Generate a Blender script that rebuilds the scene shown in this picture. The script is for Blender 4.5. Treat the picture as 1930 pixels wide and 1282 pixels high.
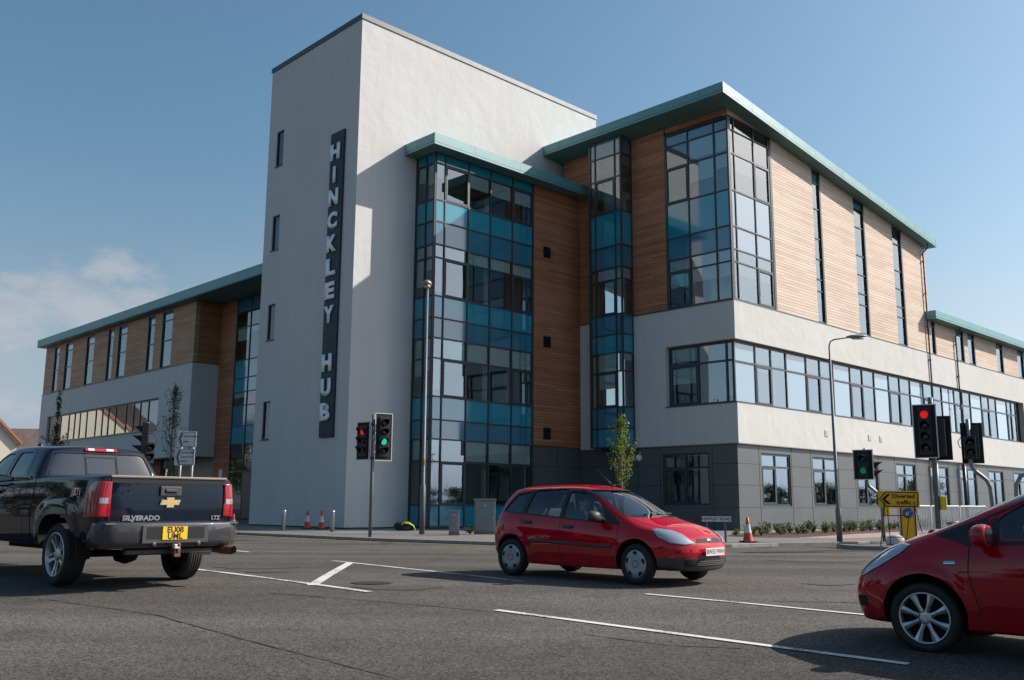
import bpy, bmesh, math, random
from math import sin, cos, pi, radians, sqrt, atan2
from mathutils import Vector, Matrix
random.seed(7)
for o in list(bpy.data.objects): bpy.data.objects.remove(o)
SC = bpy.context.scene; COL = SC.collection

# ---------------- camera ----------------
F_PX, TILT, ROLL, YAW = 1776.0557, .172170238, 6.7135334e-03, 1.51364848e-02
cam_d = bpy.data.cameras.new('camera'); cam = bpy.data.objects.new('camera', cam_d); COL.objects.link(cam)
cam_d.sensor_width = 36; cam_d.lens = 36*F_PX/1930; cam_d.clip_end = 3000; cam_d.clip_start = .1
_R, _F, _U = Vector((1,0,0)), Vector((0,cos(TILT),sin(TILT))), Vector((0,-sin(TILT),cos(TILT)))
_R2 = _R*cos(ROLL)+_U*sin(ROLL); _U2 = -_R*sin(ROLL)+_U*cos(ROLL)
CAM = Vector((0,0,1.05))
cam.matrix_world = Matrix(((_R2.x,_U2.x,-_F.x,CAM.x),(_R2.y,_U2.y,-_F.y,CAM.y),(_R2.z,_U2.z,-_F.z,CAM.z),(0,0,0,1)))
SC.camera = cam
# ---------------- sun, sky, exposure ----------------
SUN = Vector((1.388,.321,1.0)).normalized()
sun_el = math.asin(SUN.z); sun_az = atan2(SUN.x, SUN.y)
sd = bpy.data.lights.new('sun','SUN'); sd.energy = 4.9; sd.angle = radians(.5); sd.color = (1,.95,.88)
so = bpy.data.objects.new('sun', sd); COL.objects.link(so); so.rotation_euler = SUN.to_track_quat('Z','Y').to_euler(); so.location=(60,20,60)
W = bpy.data.worlds.new('World'); SC.world = W; W.use_nodes = True
wn, wl = W.node_tree.nodes, W.node_tree.links
bg = wn['Background']; bg.inputs['Strength'].default_value = .093
sky = wn.new('ShaderNodeTexSky'); sky.sky_type = 'NISHITA'; sky.sun_disc = False
sky.sun_elevation = sun_el; sky.sun_rotation = sun_az; sky.air_density = 1.1; sky.dust_density = 1.8; sky.ozone_density = 1.8; sky.altitude = 50
def world_clouds():
    tc = wn.new('ShaderNodeTexCoord'); mp = wn.new('ShaderNodeMapping'); mp.inputs['Scale'].default_value = (1,1,1.9)
    mp.inputs['Location'].default_value = (.35,.1,.0)
    nz = wn.new('ShaderNodeTexNoise'); nz.inputs['Scale'].default_value = 4.2; nz.inputs['Detail'].default_value = 7; nz.inputs['Roughness'].default_value=.52
    wl.new(tc.outputs['Generated'], mp.inputs['Vector']); wl.new(mp.outputs['Vector'], nz.inputs['Vector'])
    rp = wn.new('ShaderNodeValToRGB'); rp.color_ramp.elements[0].position=.50; rp.color_ramp.elements[1].position=.68
    wl.new(nz.outputs['Fac'], rp.inputs['Fac'])
    sp = wn.new('ShaderNodeSeparateXYZ'); wl.new(tc.outputs['Generated'], sp.inputs['Vector'])
    hz = wn.new('ShaderNodeMapRange'); hz.inputs['From Min'].default_value=.14; hz.inputs['From Max'].default_value=.27
    hz.inputs['To Min'].default_value=.62; hz.inputs['To Max'].default_value=0; wl.new(sp.outputs['Z'], hz.inputs['Value'])
    banks=None
    for cd,lo,hi,w in (((-.44,.88,.165),.9950,.9996,.95),((-.385,.90,.185),.9965,.9997,1.0),((-.455,.885,.115),.9965,.9998,.8),((.42,.886,.175),.9975,.9999,.75)):
        dv=Vector(cd).normalized(); dn=wn.new('ShaderNodeVectorMath'); dn.operation='DOT_PRODUCT'; dn.inputs[1].default_value=dv; wl.new(tc.outputs['Generated'],dn.inputs[0])
        mr=wn.new('ShaderNodeMapRange'); mr.interpolation_type='SMOOTHSTEP'; mr.inputs['From Min'].default_value=lo; mr.inputs['From Max'].default_value=hi; mr.inputs['To Max'].default_value=w; wl.new(dn.outputs['Value'],mr.inputs['Value'])
        if banks is None: banks=mr.outputs[0]
        else:
            q=wn.new('ShaderNodeMath'); q.operation='MAXIMUM'; wl.new(banks,q.inputs[0]); wl.new(mr.outputs[0],q.inputs[1]); banks=q.outputs[0]
    nb=wn.new('ShaderNodeTexNoise'); nb.inputs['Scale'].default_value=16; nb.inputs['Detail'].default_value=7; nb.inputs['Roughness'].default_value=.55; wl.new(mp.outputs['Vector'],nb.inputs['Vector'])
    ab=wn.new('ShaderNodeMath'); ab.operation='MULTIPLY_ADD'; wl.new(banks,ab.inputs[0]); ab.inputs[1].default_value=.62; wl.new(nb.outputs['Fac'],ab.inputs[2])
    rb=wn.new('ShaderNodeMapRange'); rb.interpolation_type='SMOOTHSTEP'; rb.inputs['From Min'].default_value=.90; rb.inputs['From Max'].default_value=1.20; rb.inputs['To Max'].default_value=.5; wl.new(ab.outputs[0],rb.inputs['Value'])
    m0 = wn.new('ShaderNodeMath'); m0.operation='MULTIPLY'; wl.new(rp.outputs['Color'], m0.inputs[0]); wl.new(hz.outputs['Result'], m0.inputs[1])
    ms = wn.new('ShaderNodeMath'); ms.operation='MULTIPLY'; wl.new(m0.outputs[0], ms.inputs[0]); ms.inputs[1].default_value=.22
    m = wn.new('ShaderNodeMath'); m.operation='MAXIMUM'; wl.new(ms.outputs[0], m.inputs[0]); wl.new(rb.outputs[0], m.inputs[1])
    mx = wn.new('ShaderNodeMix'); mx.data_type='RGBA'; wl.new(m.outputs[0], mx.inputs['Factor'])
    hs_=wn.new('ShaderNodeHueSaturation'); hs_.inputs['Saturation'].default_value=1.14; hs_.inputs['Hue'].default_value=.487; wl.new(sky.outputs['Color'],hs_.inputs['Color'])
    bw=wn.new('ShaderNodeRGBToBW'); wl.new(sky.outputs['Color'],bw.inputs['Color']); hz_c=wn.new('ShaderNodeVectorMath'); hz_c.operation='SCALE'; hz_c.inputs[0].default_value=(.82,1.0,1.22); wl.new(bw.outputs[0],hz_c.inputs['Scale'])
    hm=wn.new('ShaderNodeMapRange'); hm.interpolation_type='SMOOTHSTEP'; hm.inputs['From Min'].default_value=.38; hm.inputs['From Max'].default_value=.0; hm.inputs['To Min'].default_value=0; hm.inputs['To Max'].default_value=.92; wl.new(sp.outputs['Z'],hm.inputs['Value'])
    m2=wn.new('ShaderNodeMix'); m2.data_type='RGBA'; wl.new(hm.outputs['Result'],m2.inputs['Factor']); wl.new(hs_.outputs['Color'],m2.inputs['A']); wl.new(hz_c.outputs[0],m2.inputs['B']); sdot=wn.new('ShaderNodeVectorMath'); sdot.operation='DOT_PRODUCT'; sdot.inputs[1].default_value=SUN; wl.new(tc.outputs['Generated'],sdot.inputs[0])
    sg=wn.new('ShaderNodeMapRange'); sg.interpolation_type='SMOOTHSTEP'; sg.inputs['From Min'].default_value=.0; sg.inputs['From Max'].default_value=.85; sg.inputs['To Min'].default_value=1.0; sg.inputs['To Max'].default_value=1.12; wl.new(sdot.outputs['Value'],sg.inputs['Value'])
    sc=wn.new('ShaderNodeVectorMath'); sc.operation='SCALE'; wl.new(m2.outputs['Result'],sc.inputs[0]); wl.new(sg.outputs['Result'],sc.inputs['Scale']); wl.new(sc.outputs[0], mx.inputs['A']); mx.inputs['B'].default_value=(4.9,4.7,4.8,1)
    wl.new(mx.outputs['Result'], bg.inputs['Color'])
world_clouds()
SC.view_settings.view_transform='Standard'; SC.view_settings.look='None'; SC.view_settings.gamma=1; SC.view_settings.exposure=.42
SC.view_settings.use_curve_mapping=False
SC.render.engine='CYCLES'; SC.cycles.max_bounces=8; SC.cycles.transparent_max_bounces=16; SC.cycles.caustics_reflective=False; SC.cycles.caustics_refractive=False

# ---------------- object helpers ----------------
def link(name, me, parent=None, mats=None):
    o = bpy.data.objects.new(name, me); COL.objects.link(o)
    if parent: o.parent = parent
    if mats:
        for m in (mats if isinstance(mats,(list,tuple)) else [mats]): me.materials.append(m)
    return o
def tag(o, label=None, cat=None, group=None, kind=None):
    if label: o['label']=label
    if cat: o['category']=cat
    if group: o['group']=group
    if kind: o['kind']=kind
    return o
def empty(name, loc=(0,0,0), rz=0, label=None, cat=None, group=None):
    o = bpy.data.objects.new(name, None); COL.objects.link(o); o.location=loc; o.rotation_euler=(0,0,rz); o.empty_display_size=.2
    return tag(o,label,cat,group)
def copy_tree(o, parent=None):
    c = o.copy(); COL.objects.link(c); c.parent = parent
    for ch in o.children: 
        d = copy_tree(ch, c); d.matrix_parent_inverse = ch.matrix_parent_inverse.copy()
    return c
class MB:
    """collects shapes into one mesh"""
    def __init__(s): s.bm = bmesh.new(); s.mi = 0
    def _f(s, vs):
        try:
            f = s.bm.faces.new(vs); f.material_index = s.mi; return f
        except ValueError: return None
    def quad(s, *p):
        return s._f([s.bm.verts.new(q) for q in p])
    def box(s, x0,x1,y0,y1,z0,z1, M=None):
        P=[(x,y,z) for z in (z0,z1) for x,y in ((x0,y0),(x1,y0),(x1,y1),(x0,y1))]
        if M: P=[M@Vector(p) for p in P]
        v=[s.bm.verts.new(p) for p in P]
        for i in ((3,2,1,0),(4,5,6,7),(0,1,5,4),(1,2,6,5),(2,3,7,6),(3,0,4,7)): s._f([v[k] for k in i])
    def tube(s, pts, r, n=10, caps=True):
        pts=[Vector(p) for p in pts]; rs = r if isinstance(r,(list,tuple)) else [r]*len(pts)
        rings=[]; prev=None
        for i,p in enumerate(pts):
            d=(pts[min(i+1,len(pts)-1)]-pts[max(i-1,0)]).normalized()
            if prev is None:
                a = d.cross(Vector((0,0,1)) if abs(d.z)<.95 else Vector((1,0,0))).normalized()
            else:
                a = (prev-d*prev.dot(d)).normalized()
            prev=a; b=d.cross(a)
            rings.append([s.bm.verts.new(p+(a*cos(2*pi*k/n)+b*sin(2*pi*k/n))*rs[i]) for k in range(n)])
        for i in range(len(rings)-1):
            for k in range(n):
                f=s._f([rings[i][k],rings[i][(k+1)%n],rings[i+1][(k+1)%n],rings[i+1][k]])
                if f: f.smooth=True
        if caps: s._f(rings[0][::-1]); s._f(rings[-1])
    def lathe(s, prof, M=None, n=24, smooth=True):
        """prof: list of (r, h) around local z"""
        M=M or Matrix()
        rings=[]
        for r,h in prof:
            if r<1e-6: rings.append([s.bm.verts.new(M@Vector((0,0,h)))])
            else: rings.append([s.bm.verts.new(M@Vector((r*cos(2*pi*k/n),r*sin(2*pi*k/n),h))) for k in range(n)])
        for i in range(len(rings)-1):
            A,B=rings[i],rings[i+1]
            for k in range(n):
                k2=(k+1)%n
                if len(A)==1 and len(B)==1: continue
                if len(A)==1: f=s._f([A[0],B[k2],B[k]])
                elif len(B)==1: f=s._f([A[k],A[k2],B[0]])
                else: f=s._f([A[k],A[k2],B[k2],B[k]])
                if f: f.smooth=smooth
    def prism(s, poly, M, h0, h1):
        """2D polygon extruded along local z between h0,h1"""
        a=[s.bm.verts.new(M@Vector((x,y,h0))) for x,y in poly]; b=[s.bm.verts.new(M@Vector((x,y,h1))) for x,y in poly]
        n=len(poly)
        s._f(a[::-1]); s._f(b)
        for k in range(n): s._f([a[k],a[(k+1)%n],b[(k+1)%n],b[k]])
    def add(s, me, M=None):
        n0=len(s.bm.verts); nf=len(s.bm.faces); s.bm.from_mesh(me); s.bm.verts.ensure_lookup_table(); s.bm.faces.ensure_lookup_table()
        if M:
            for v in s.bm.verts[n0:]: v.co = M@v.co
        for f in s.bm.faces[nf:]: f.material_index=s.mi
    def build(s, name, mats, parent=None, bevel=0, recalc=True, seg=2):
        if recalc: bmesh.ops.recalc_face_normals(s.bm, faces=s.bm.faces)
        me = bpy.data.meshes.new(name); s.bm.to_mesh(me); s.bm.free()
        o = link(name, me, parent, mats)
        if bevel:
            md=o.modifiers.new('bevel','BEVEL'); md.width=bevel; md.segments=seg; md.limit_method='ANGLE'; md.angle_limit=radians(40)
        return o
def text_mesh(txt, size, ext=.0, font_w=0, align='CENTER'):
    cu = bpy.data.curves.new('t','FONT'); cu.body=txt; cu.size=size; cu.extrude=ext; cu.align_x=align; cu.align_y='CENTER'; cu.offset=font_w
    cu.resolution_u=4
    o = bpy.data.objects.new('t',cu); COL.objects.link(o)
    dg = bpy.context.evaluated_depsgraph_get(); me = bpy.data.meshes.new_from_object(o.evaluated_get(dg))
    bpy.data.objects.remove(o); bpy.data.curves.remove(cu)
    return me
def basis(ox, ax, ay):
    """matrix with origin ox, x axis ax, y axis ay"""
    ax=Vector(ax).normalized(); ay=Vector(ay); ay=(ay-ax*ay.dot(ax)).normalized(); az=ax.cross(ay); ox=Vector(ox)
    return Matrix(((ax.x,ay.x,az.x,ox.x),(ax.y,ay.y,az.y,ox.y),(ax.z,ay.z,az.z,ox.z),(0,0,0,1)))
def evald(o):
    dg=bpy.context.evaluated_depsgraph_get(); dg.update(); return bpy.data.meshes.new_from_object(o.evaluated_get(dg))

# ---------------- materials ----------------
def newmat(name):
    m=bpy.data.materials.new(name); m.use_nodes=True; return m, m.node_tree.nodes, m.node_tree.links, m.node_tree.nodes['Principled BSDF']
def mat(name, col, rough=.6, metal=0, var=0, vscale=3, bump=0, bscale=40, coat=0, emis=None, spec=.5, bdist=.02):
    m,n,l,p=newmat(name); c=(*col,1) if len(col)==3 else col
    p.inputs['Base Color'].default_value=c; p.inputs['Roughness'].default_value=rough; p.inputs['Metallic'].default_value=metal
    p.inputs['Coat Weight'].default_value=coat; p.inputs['Coat Roughness'].default_value=.04; p.inputs['Specular IOR Level'].default_value=spec
    tc=n.new('ShaderNodeTexCoord')
    if var:
        nz=n.new('ShaderNodeTexNoise'); nz.inputs['Scale'].default_value=vscale; nz.inputs['Detail'].default_value=6; nz.inputs['Roughness'].default_value=.6
        l.new(tc.outputs['Object'],nz.inputs['Vector'])
        mr=n.new('ShaderNodeMapRange'); mr.inputs['From Min'].default_value=.3; mr.inputs['From Max'].default_value=.7
        mr.inputs['To Min'].default_value=1-var; mr.inputs['To Max'].default_value=1+var; l.new(nz.outputs['Fac'],mr.inputs['Value'])
        mx=n.new('ShaderNodeVectorMath'); mx.operation='SCALE'; mx.inputs[0].default_value=c[:3]; l.new(mr.outputs['Result'],mx.inputs['Scale'])
        l.new(mx.outputs['Vector'],p.inputs['Base Color'])
        mr2=n.new('ShaderNodeMapRange'); mr2.inputs['To Min'].default_value=max(.02,rough-.1); mr2.inputs['To Max'].default_value=min(1,rough+.1)
        l.new(nz.outputs['Fac'],mr2.inputs['Value']); l.new(mr2.outputs['Result'],p.inputs['Roughness'])
    if bump:
        nb=n.new('ShaderNodeTexNoise'); nb.inputs['Scale'].default_value=bscale; nb.inputs['Detail'].default_value=4; l.new(tc.outputs['Object'],nb.inputs['Vector'])
        b=n.new('ShaderNodeBump'); b.inputs['Strength'].default_value=bump; b.inputs['Distance'].default_value=bdist; l.new(nb.outputs['Fac'],b.inputs['Height']); l.new(b.outputs['Normal'],p.inputs['Normal'])
    if emis: p.inputs['Emission Color'].default_value=(*emis[:3],1); p.inputs['Emission Strength'].default_value=emis[3]
    return m
def glass_mat(name, tint=(.62,.72,.72), refl0=.10, rough=.0, wave=.0):
    m,n,l,p=newmat(name); n.remove(p)
    out=n['Material Output']; tr=n.new('ShaderNodeBsdfTransparent'); tr.inputs['Color'].default_value=(*tint,1)
    gl=n.new('ShaderNodeBsdfGlossy'); gl.inputs['Roughness'].default_value=rough; gl.inputs['Color'].default_value=(.86,.95,1,1)
    fr=n.new('ShaderNodeFresnel'); fr.inputs['IOR'].default_value=1.55
    mr=n.new('ShaderNodeMapRange'); mr.inputs['To Min'].default_value=refl0; mr.inputs['To Max'].default_value=1; l.new(fr.outputs[0],mr.inputs['Value'])
    mx=n.new('ShaderNodeMixShader'); l.new(mr.outputs['Result'],mx.inputs['Fac']); l.new(tr.outputs[0],mx.inputs[1]); l.new(gl.outputs[0],mx.inputs[2]); l.new(mx.outputs[0],out.inputs['Surface'])
    if wave:
        tc=n.new('ShaderNodeTexCoord'); nz=n.new('ShaderNodeTexNoise'); nz.inputs['Scale'].default_value=.9; nz.inputs['Detail'].default_value=0
        l.new(tc.outputs['Object'],nz.inputs['Vector']); b=n.new('ShaderNodeBump'); b.inputs['Strength'].default_value=wave; b.inputs['Distance'].default_value=.05
        l.new(nz.outputs['Fac'],b.inputs['Height']); l.new(b.outputs['Normal'],gl.inputs['Normal'])
    return m
def render_mat():
    m,n,l,p=newmat('white_render'); p.inputs['Roughness'].default_value=.92; p.inputs['Specular IOR Level'].default_value=.25
    tc=n.new('ShaderNodeTexCoord')
    a=n.new('ShaderNodeTexNoise'); a.inputs['Scale'].default_value=.35; a.inputs['Detail'].default_value=6; l.new(tc.outputs['Object'],a.inputs['Vector'])
    mp=n.new('ShaderNodeMapping'); mp.inputs['Scale'].default_value=(1.5,1.5,.12); l.new(tc.outputs['Object'],mp.inputs['Vector'])
    b=n.new('ShaderNodeTexNoise'); b.inputs['Scale'].default_value=1.6; b.inputs['Detail'].default_value=5; l.new(mp.outputs[0],b.inputs['Vector'])
    ad=n.new('ShaderNodeMath'); ad.operation='ADD'; l.new(a.outputs['Fac'],ad.inputs[0]); l.new(b.outputs['Fac'],ad.inputs[1])
    r=n.new('ShaderNodeValToRGB'); r.color_ramp.elements[0].position=.35; r.color_ramp.elements[0].color=(.57,.553,.53,1); r.color_ramp.elements[1].position=.7; r.color_ramp.elements[1].color=(.625,.61,.59,1)
    hf=n.new('ShaderNodeMath'); hf.operation='MULTIPLY'; hf.inputs[1].default_value=.5; l.new(ad.outputs[0],hf.inputs[0]); l.new(hf.outputs[0],r.inputs['Fac']); l.new(r.outputs['Color'],p.inputs['Base Color'])
    g=n.new('ShaderNodeTexNoise'); g.inputs['Scale'].default_value=28; g.inputs['Detail'].default_value=8; l.new(tc.outputs['Object'],g.inputs['Vector'])
    g2=n.new('ShaderNodeTexNoise'); g2.inputs['Scale'].default_value=1.3; g2.inputs['Detail'].default_value=3; l.new(tc.outputs['Object'],g2.inputs['Vector'])
    b1=n.new('ShaderNodeBump'); b1.inputs['Strength'].default_value=.35; b1.inputs['Distance'].default_value=.012; l.new(g.outputs['Fac'],b1.inputs['Height'])
    b2=n.new('ShaderNodeBump'); b2.inputs['Strength'].default_value=.5; b2.inputs['Distance'].default_value=.06; l.new(g2.outputs['Fac'],b2.inputs['Height']); l.new(b1.outputs['Normal'],b2.inputs['Normal'])
    l.new(b2.outputs['Normal'],p.inputs['Normal'])
    return m
def timber_mat(name='timber_boards', pitch=.148, ramp=((.25,.092,.042),(.40,.17,.085),(.52,.265,.15))):
    """horizontal boards: tone varies per board and per board length, narrow dark joints; object coordinates"""
    m,n,l,p=newmat(name); p.inputs['Roughness'].default_value=.72; p.inputs['Specular IOR Level'].default_value=.3
    tc=n.new('ShaderNodeTexCoord'); s=n.new('ShaderNodeSeparateXYZ'); l.new(tc.outputs['Object'],s.inputs[0])
    def M(op,a,b=None,**k):
        q=n.new('ShaderNodeMath'); q.operation=op
        for i,v in enumerate((a,b)):
            if v is None: continue
            if isinstance(v,(int,float)): q.inputs[i].default_value=v
            else: l.new(v,q.inputs[i])
        return q.outputs[0]
    zd=M('DIVIDE',s.outputs['Z'],pitch); row=M('FLOOR',zd); fr=M('FRACT',zd)
    u=M('ADD',s.outputs['X'],s.outputs['Y'])
    wn1=n.new('ShaderNodeTexWhiteNoise'); wn1.noise_dimensions='1D'; l.new(row,wn1.inputs['W'])
    off=M('MULTIPLY',wn1.outputs['Value'],17.3); ul=M('FLOOR',M('DIVIDE',M('ADD',u,off),4.8)); seed=M('ADD',M('MULTIPLY',ul,17.13),row)
    wn2=n.new('ShaderNodeTexWhiteNoise'); wn2.noise_dimensions='1D'; l.new(seed,wn2.inputs['W'])
    cr=n.new('ShaderNodeValToRGB'); e=cr.color_ramp.elements; e[0].position=0; e[0].color=(*ramp[0],1); e[1].position=1; e[1].color=(*ramp[2],1)
    x=e.new(.5); x.color=(*ramp[1],1)
    mp=n.new('ShaderNodeMapping'); mp.inputs['Scale'].default_value=(.35,.35,20); l.new(tc.outputs['Object'],mp.inputs['Vector'])
    g=n.new('ShaderNodeTexNoise'); g.inputs['Scale'].default_value=2.2; g.inputs['Detail'].default_value=6; l.new(mp.outputs[0],g.inputs['Vector'])
    big=n.new('ShaderNodeTexNoise'); big.inputs['Scale'].default_value=.5; big.inputs['Detail'].default_value=3; l.new(tc.outputs['Object'],big.inputs['Vector'])
    t=M('ADD',M('MULTIPLY',wn2.outputs['Value'],.42),M('MULTIPLY',M('SUBTRACT',g.outputs['Fac'],.5),1.0)); t=M('ADD',t,M('MULTIPLY',big.outputs['Fac'],.55))
    l.new(t,cr.inputs['Fac'])
    gap=M('LESS_THAN',fr,.075)
    mx=n.new('ShaderNodeMix'); mx.data_type='RGBA'; l.new(gap,mx.inputs['Factor']); l.new(cr.outputs['Color'],mx.inputs['A']); mx.inputs['B'].default_value=(.07,.045,.03,1)
    l.new(mx.outputs['Result'],p.inputs['Base Color'])
    h=M('ADD',M('MULTIPLY',M('GREATER_THAN',fr,.075),1.0),M('MULTIPLY',g.outputs['Fac'],.12))
    b=n.new('ShaderNodeBump'); b.inputs['Strength'].default_value=.8; b.inputs['Distance'].default_value=.012; l.new(h,b.inputs['Height']); l.new(b.outputs['Normal'],p.inputs['Normal'])
    return m
def asphalt_mat():
    m,n,l,p=newmat('asphalt'); p.inputs['Roughness'].default_value=.95; p.inputs['Specular IOR Level'].default_value=.15
    tc=n.new('ShaderNodeTexCoord')
    def noise(sc,det,ro=.5,vec=None):
        q=n.new('ShaderNodeTexNoise'); q.inputs['Scale'].default_value=sc; q.inputs['Detail'].default_value=det; q.inputs['Roughness'].default_value=ro; l.new(vec or tc.outputs['Object'],q.inputs['Vector']); return q
    big=noise(.25,5); mid=noise(2.3,5,.6); fine=noise(60,3,.7)
    vo=n.new('ShaderNodeTexVoronoi'); vo.inputs['Scale'].default_value=62; l.new(tc.outputs['Object'],vo.inputs['Vector'])
    r1=n.new('ShaderNodeValToRGB'); r1.color_ramp.elements[0].position=.3; r1.color_ramp.elements[0].color=(.067,.062,.059,1); r1.color_ramp.elements[1].position=.72; r1.color_ramp.elements[1].color=(.103,.096,.092,1)
    ad=n.new('ShaderNodeMath'); ad.operation='MULTIPLY_ADD'; l.new(mid.outputs['Fac'],ad.inputs[0]); ad.inputs[1].default_value=.4; 
    sc=n.new('ShaderNodeMath'); sc.operation='MULTIPLY'; sc.inputs[1].default_value=.6; l.new(big.outputs['Fac'],sc.inputs[0]); l.new(sc.outputs[0],ad.inputs[2]); l.new(ad.outputs[0],r1.inputs['Fac'])
    sp=n.new('ShaderNodeValToRGB'); sp.color_ramp.elements[0].position=.28; sp.color_ramp.elements[0].color=(.45,.44,.43,1); sp.color_ramp.elements[1].position=.78; sp.color_ramp.elements[1].color=(1.95,1.88,1.76,1)
    bw=n.new('ShaderNodeSeparateColor'); l.new(vo.outputs['Color'],bw.inputs[0]); mixv=n.new('ShaderNodeMath'); mixv.operation='MULTIPLY_ADD'; l.new(bw.outputs[0],mixv.inputs[0]); mixv.inputs[1].default_value=.55
    hf=n.new('ShaderNodeMath'); hf.operation='MULTIPLY'; hf.inputs[1].default_value=.5; l.new(fine.outputs['Fac'],hf.inputs[0]); l.new(hf.outputs[0],mixv.inputs[2]); l.new(mixv.outputs[0],sp.inputs['Fac'])
    mx=n.new('ShaderNodeMix'); mx.data_type='RGBA'; mx.blend_type='MULTIPLY'; mx.inputs['Factor'].default_value=1; l.new(r1.outputs['Color'],mx.inputs['A']); l.new(sp.outputs['Color'],mx.inputs['B'])
    # tyre-worn darker bands along the traffic direction
    mp=n.new('ShaderNodeMapping'); mp.inputs['Rotation'].default_value=(0,0,radians(44)); mp.inputs['Scale'].default_value=(.05,.55,1); l.new(tc.outputs['Object'],mp.inputs['Vector'])
    st=noise(1.2,2,.5,mp.outputs[0]); mr=n.new('ShaderNodeMapRange'); mr.inputs['From Min'].default_value=.35; mr.inputs['From Max'].default_value=.65; mr.inputs['To Min'].default_value=.70; mr.inputs['To Max'].default_value=1.08; l.new(st.outputs['Fac'],mr.inputs['Value'])
    ol=noise(.9,4,.6); om=n.new('ShaderNodeMapRange'); om.inputs['From Min'].default_value=.60; om.inputs['From Max'].default_value=.70; om.inputs['To Min'].default_value=1; om.inputs['To Max'].default_value=.78; l.new(ol.outputs['Fac'],om.inputs['Value'])
    mm=n.new('ShaderNodeMath'); mm.operation='MULTIPLY'; l.new(mr.outputs['Result'],mm.inputs[0]); l.new(om.outputs['Result'],mm.inputs[1])
    vs=n.new('ShaderNodeVectorMath'); vs.operation='SCALE'; l.new(mx.outputs['Result'],vs.inputs[0]); l.new(mm.outputs[0],vs.inputs['Scale']); l.new(vs.outputs[0],p.inputs['Base Color'])
    b=n.new('ShaderNodeBump'); b.inputs['Strength'].default_value=.7; b.inputs['Distance'].default_value=.008; l.new(mixv.outputs[0],b.inputs['Height']); l.new(b.outputs['Normal'],p.inputs['Normal'])
    return m
def paving_mat(name,c1,c2,sx,sy,rot=0):
    m,n,l,p=newmat(name); p.inputs['Roughness'].default_value=.85
    tc=n.new('ShaderNodeTexCoord'); mp=n.new('ShaderNodeMapping'); mp.inputs['Rotation'].default_value=(0,0,rot); l.new(tc.outputs['Object'],mp.inputs['Vector'])
    br=n.new('ShaderNodeTexBrick'); br.inputs['Color1'].default_value=(*c1,1); br.inputs['Color2'].default_value=(*c2,1); br.inputs['Mortar'].default_value=(.12,.11,.1,1)
    br.inputs['Scale'].default_value=1; br.inputs['Brick Width'].default_value=sx; br.inputs['Row Height'].default_value=sy; br.inputs['Mortar Size'].default_value=.008; l.new(mp.outputs[0],br.inputs['Vector'])
    nz=n.new('ShaderNodeTexNoise'); nz.inputs['Scale'].default_value=3; nz.inputs['Detail'].default_value=6; l.new(tc.outputs['Object'],nz.inputs['Vector'])
    mr=n.new('ShaderNodeMapRange'); mr.inputs['To Min'].default_value=.7; mr.inputs['To Max'].default_value=1.25; l.new(nz.outputs['Fac'],mr.inputs['Value'])
    vs=n.new('ShaderNodeVectorMath'); vs.operation='SCALE'; l.new(br.outputs['Color'],vs.inputs[0]); l.new(mr.outputs['Result'],vs.inputs['Scale']); l.new(vs.outputs[0],p.inputs['Base Color'])
    return m
M_={}
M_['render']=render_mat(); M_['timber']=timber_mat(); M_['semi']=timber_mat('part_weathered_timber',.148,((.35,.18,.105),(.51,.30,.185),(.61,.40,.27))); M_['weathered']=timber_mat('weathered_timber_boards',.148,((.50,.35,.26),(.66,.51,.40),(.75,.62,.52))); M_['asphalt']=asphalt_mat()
M_['teal']=mat('teal_fascia',(.12,.30,.31),.42,0,var=.06,vscale=1.5,spec=.5)
M_['coping']=mat('dark_coping',(.055,.062,.07),.45,var=.1)
M_['frame']=mat('window_frame_grey',(.035,.042,.048),.42,var=.08)
M_['panel']=mat('grey_cladding_panel',(.095,.10,.10),.45,.0,var=.10,vscale=.8,spec=.6)
M_['joint']=mat('panel_joint',(.02,.022,.024),.7)
M_['glass']=glass_mat('window_glass',(.74,.88,.88),.19,wave=.02)
M_['glass_clear']=glass_mat('clear_glass',(.74,.88,.88),.17,wave=.015)
M_['spandrel']=mat('teal_spandrel_glass',(.006,.24,.34),.03,coat=.9,spec=1,var=.05,vscale=.7)
M_['spandrel_grey']=mat('blue_grey_spandrel_glass',(.02,.15,.235),.03,coat=.9,spec=1,var=.05,vscale=.7)
M_['pale_spandrel']=mat('pale_blue_panel_glass',(.20,.29,.36),.06,coat=.8,spec=1)
M_['blind']=mat('white_roller_blind',(.80,.82,.79),.9,var=.04)
M_['inner']=mat('office_wall',(.45,.45,.43),.9,var=.15,vscale=.6); M_['ceil']=mat('office_ceiling',(.55,.55,.53),.9); M_['carpet']=mat('office_carpet',(.06,.065,.08),.95)
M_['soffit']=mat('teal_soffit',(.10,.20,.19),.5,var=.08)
M_['letter']=mat('brushed_steel_letter',(.85,.87,.88),.5,.1)
M_['signboard']=mat('dark_sign_board',(.016,.028,.036),.6)
M_['galv']=mat('galvanised_steel',(.24,.25,.26),.5,.5,var=.15,vscale=8)
M_['galvd']=mat('weathered_grey_post',(.15,.16,.165),.6,.2,var=.2,vscale=6)
M_['black']=mat('black_plastic',(.012,.012,.013),.45); M_['matt']=mat('matt_black',(.008,.008,.009),.8)
M_['white']=mat('white_paint',(.72,.72,.70),.5)
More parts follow.
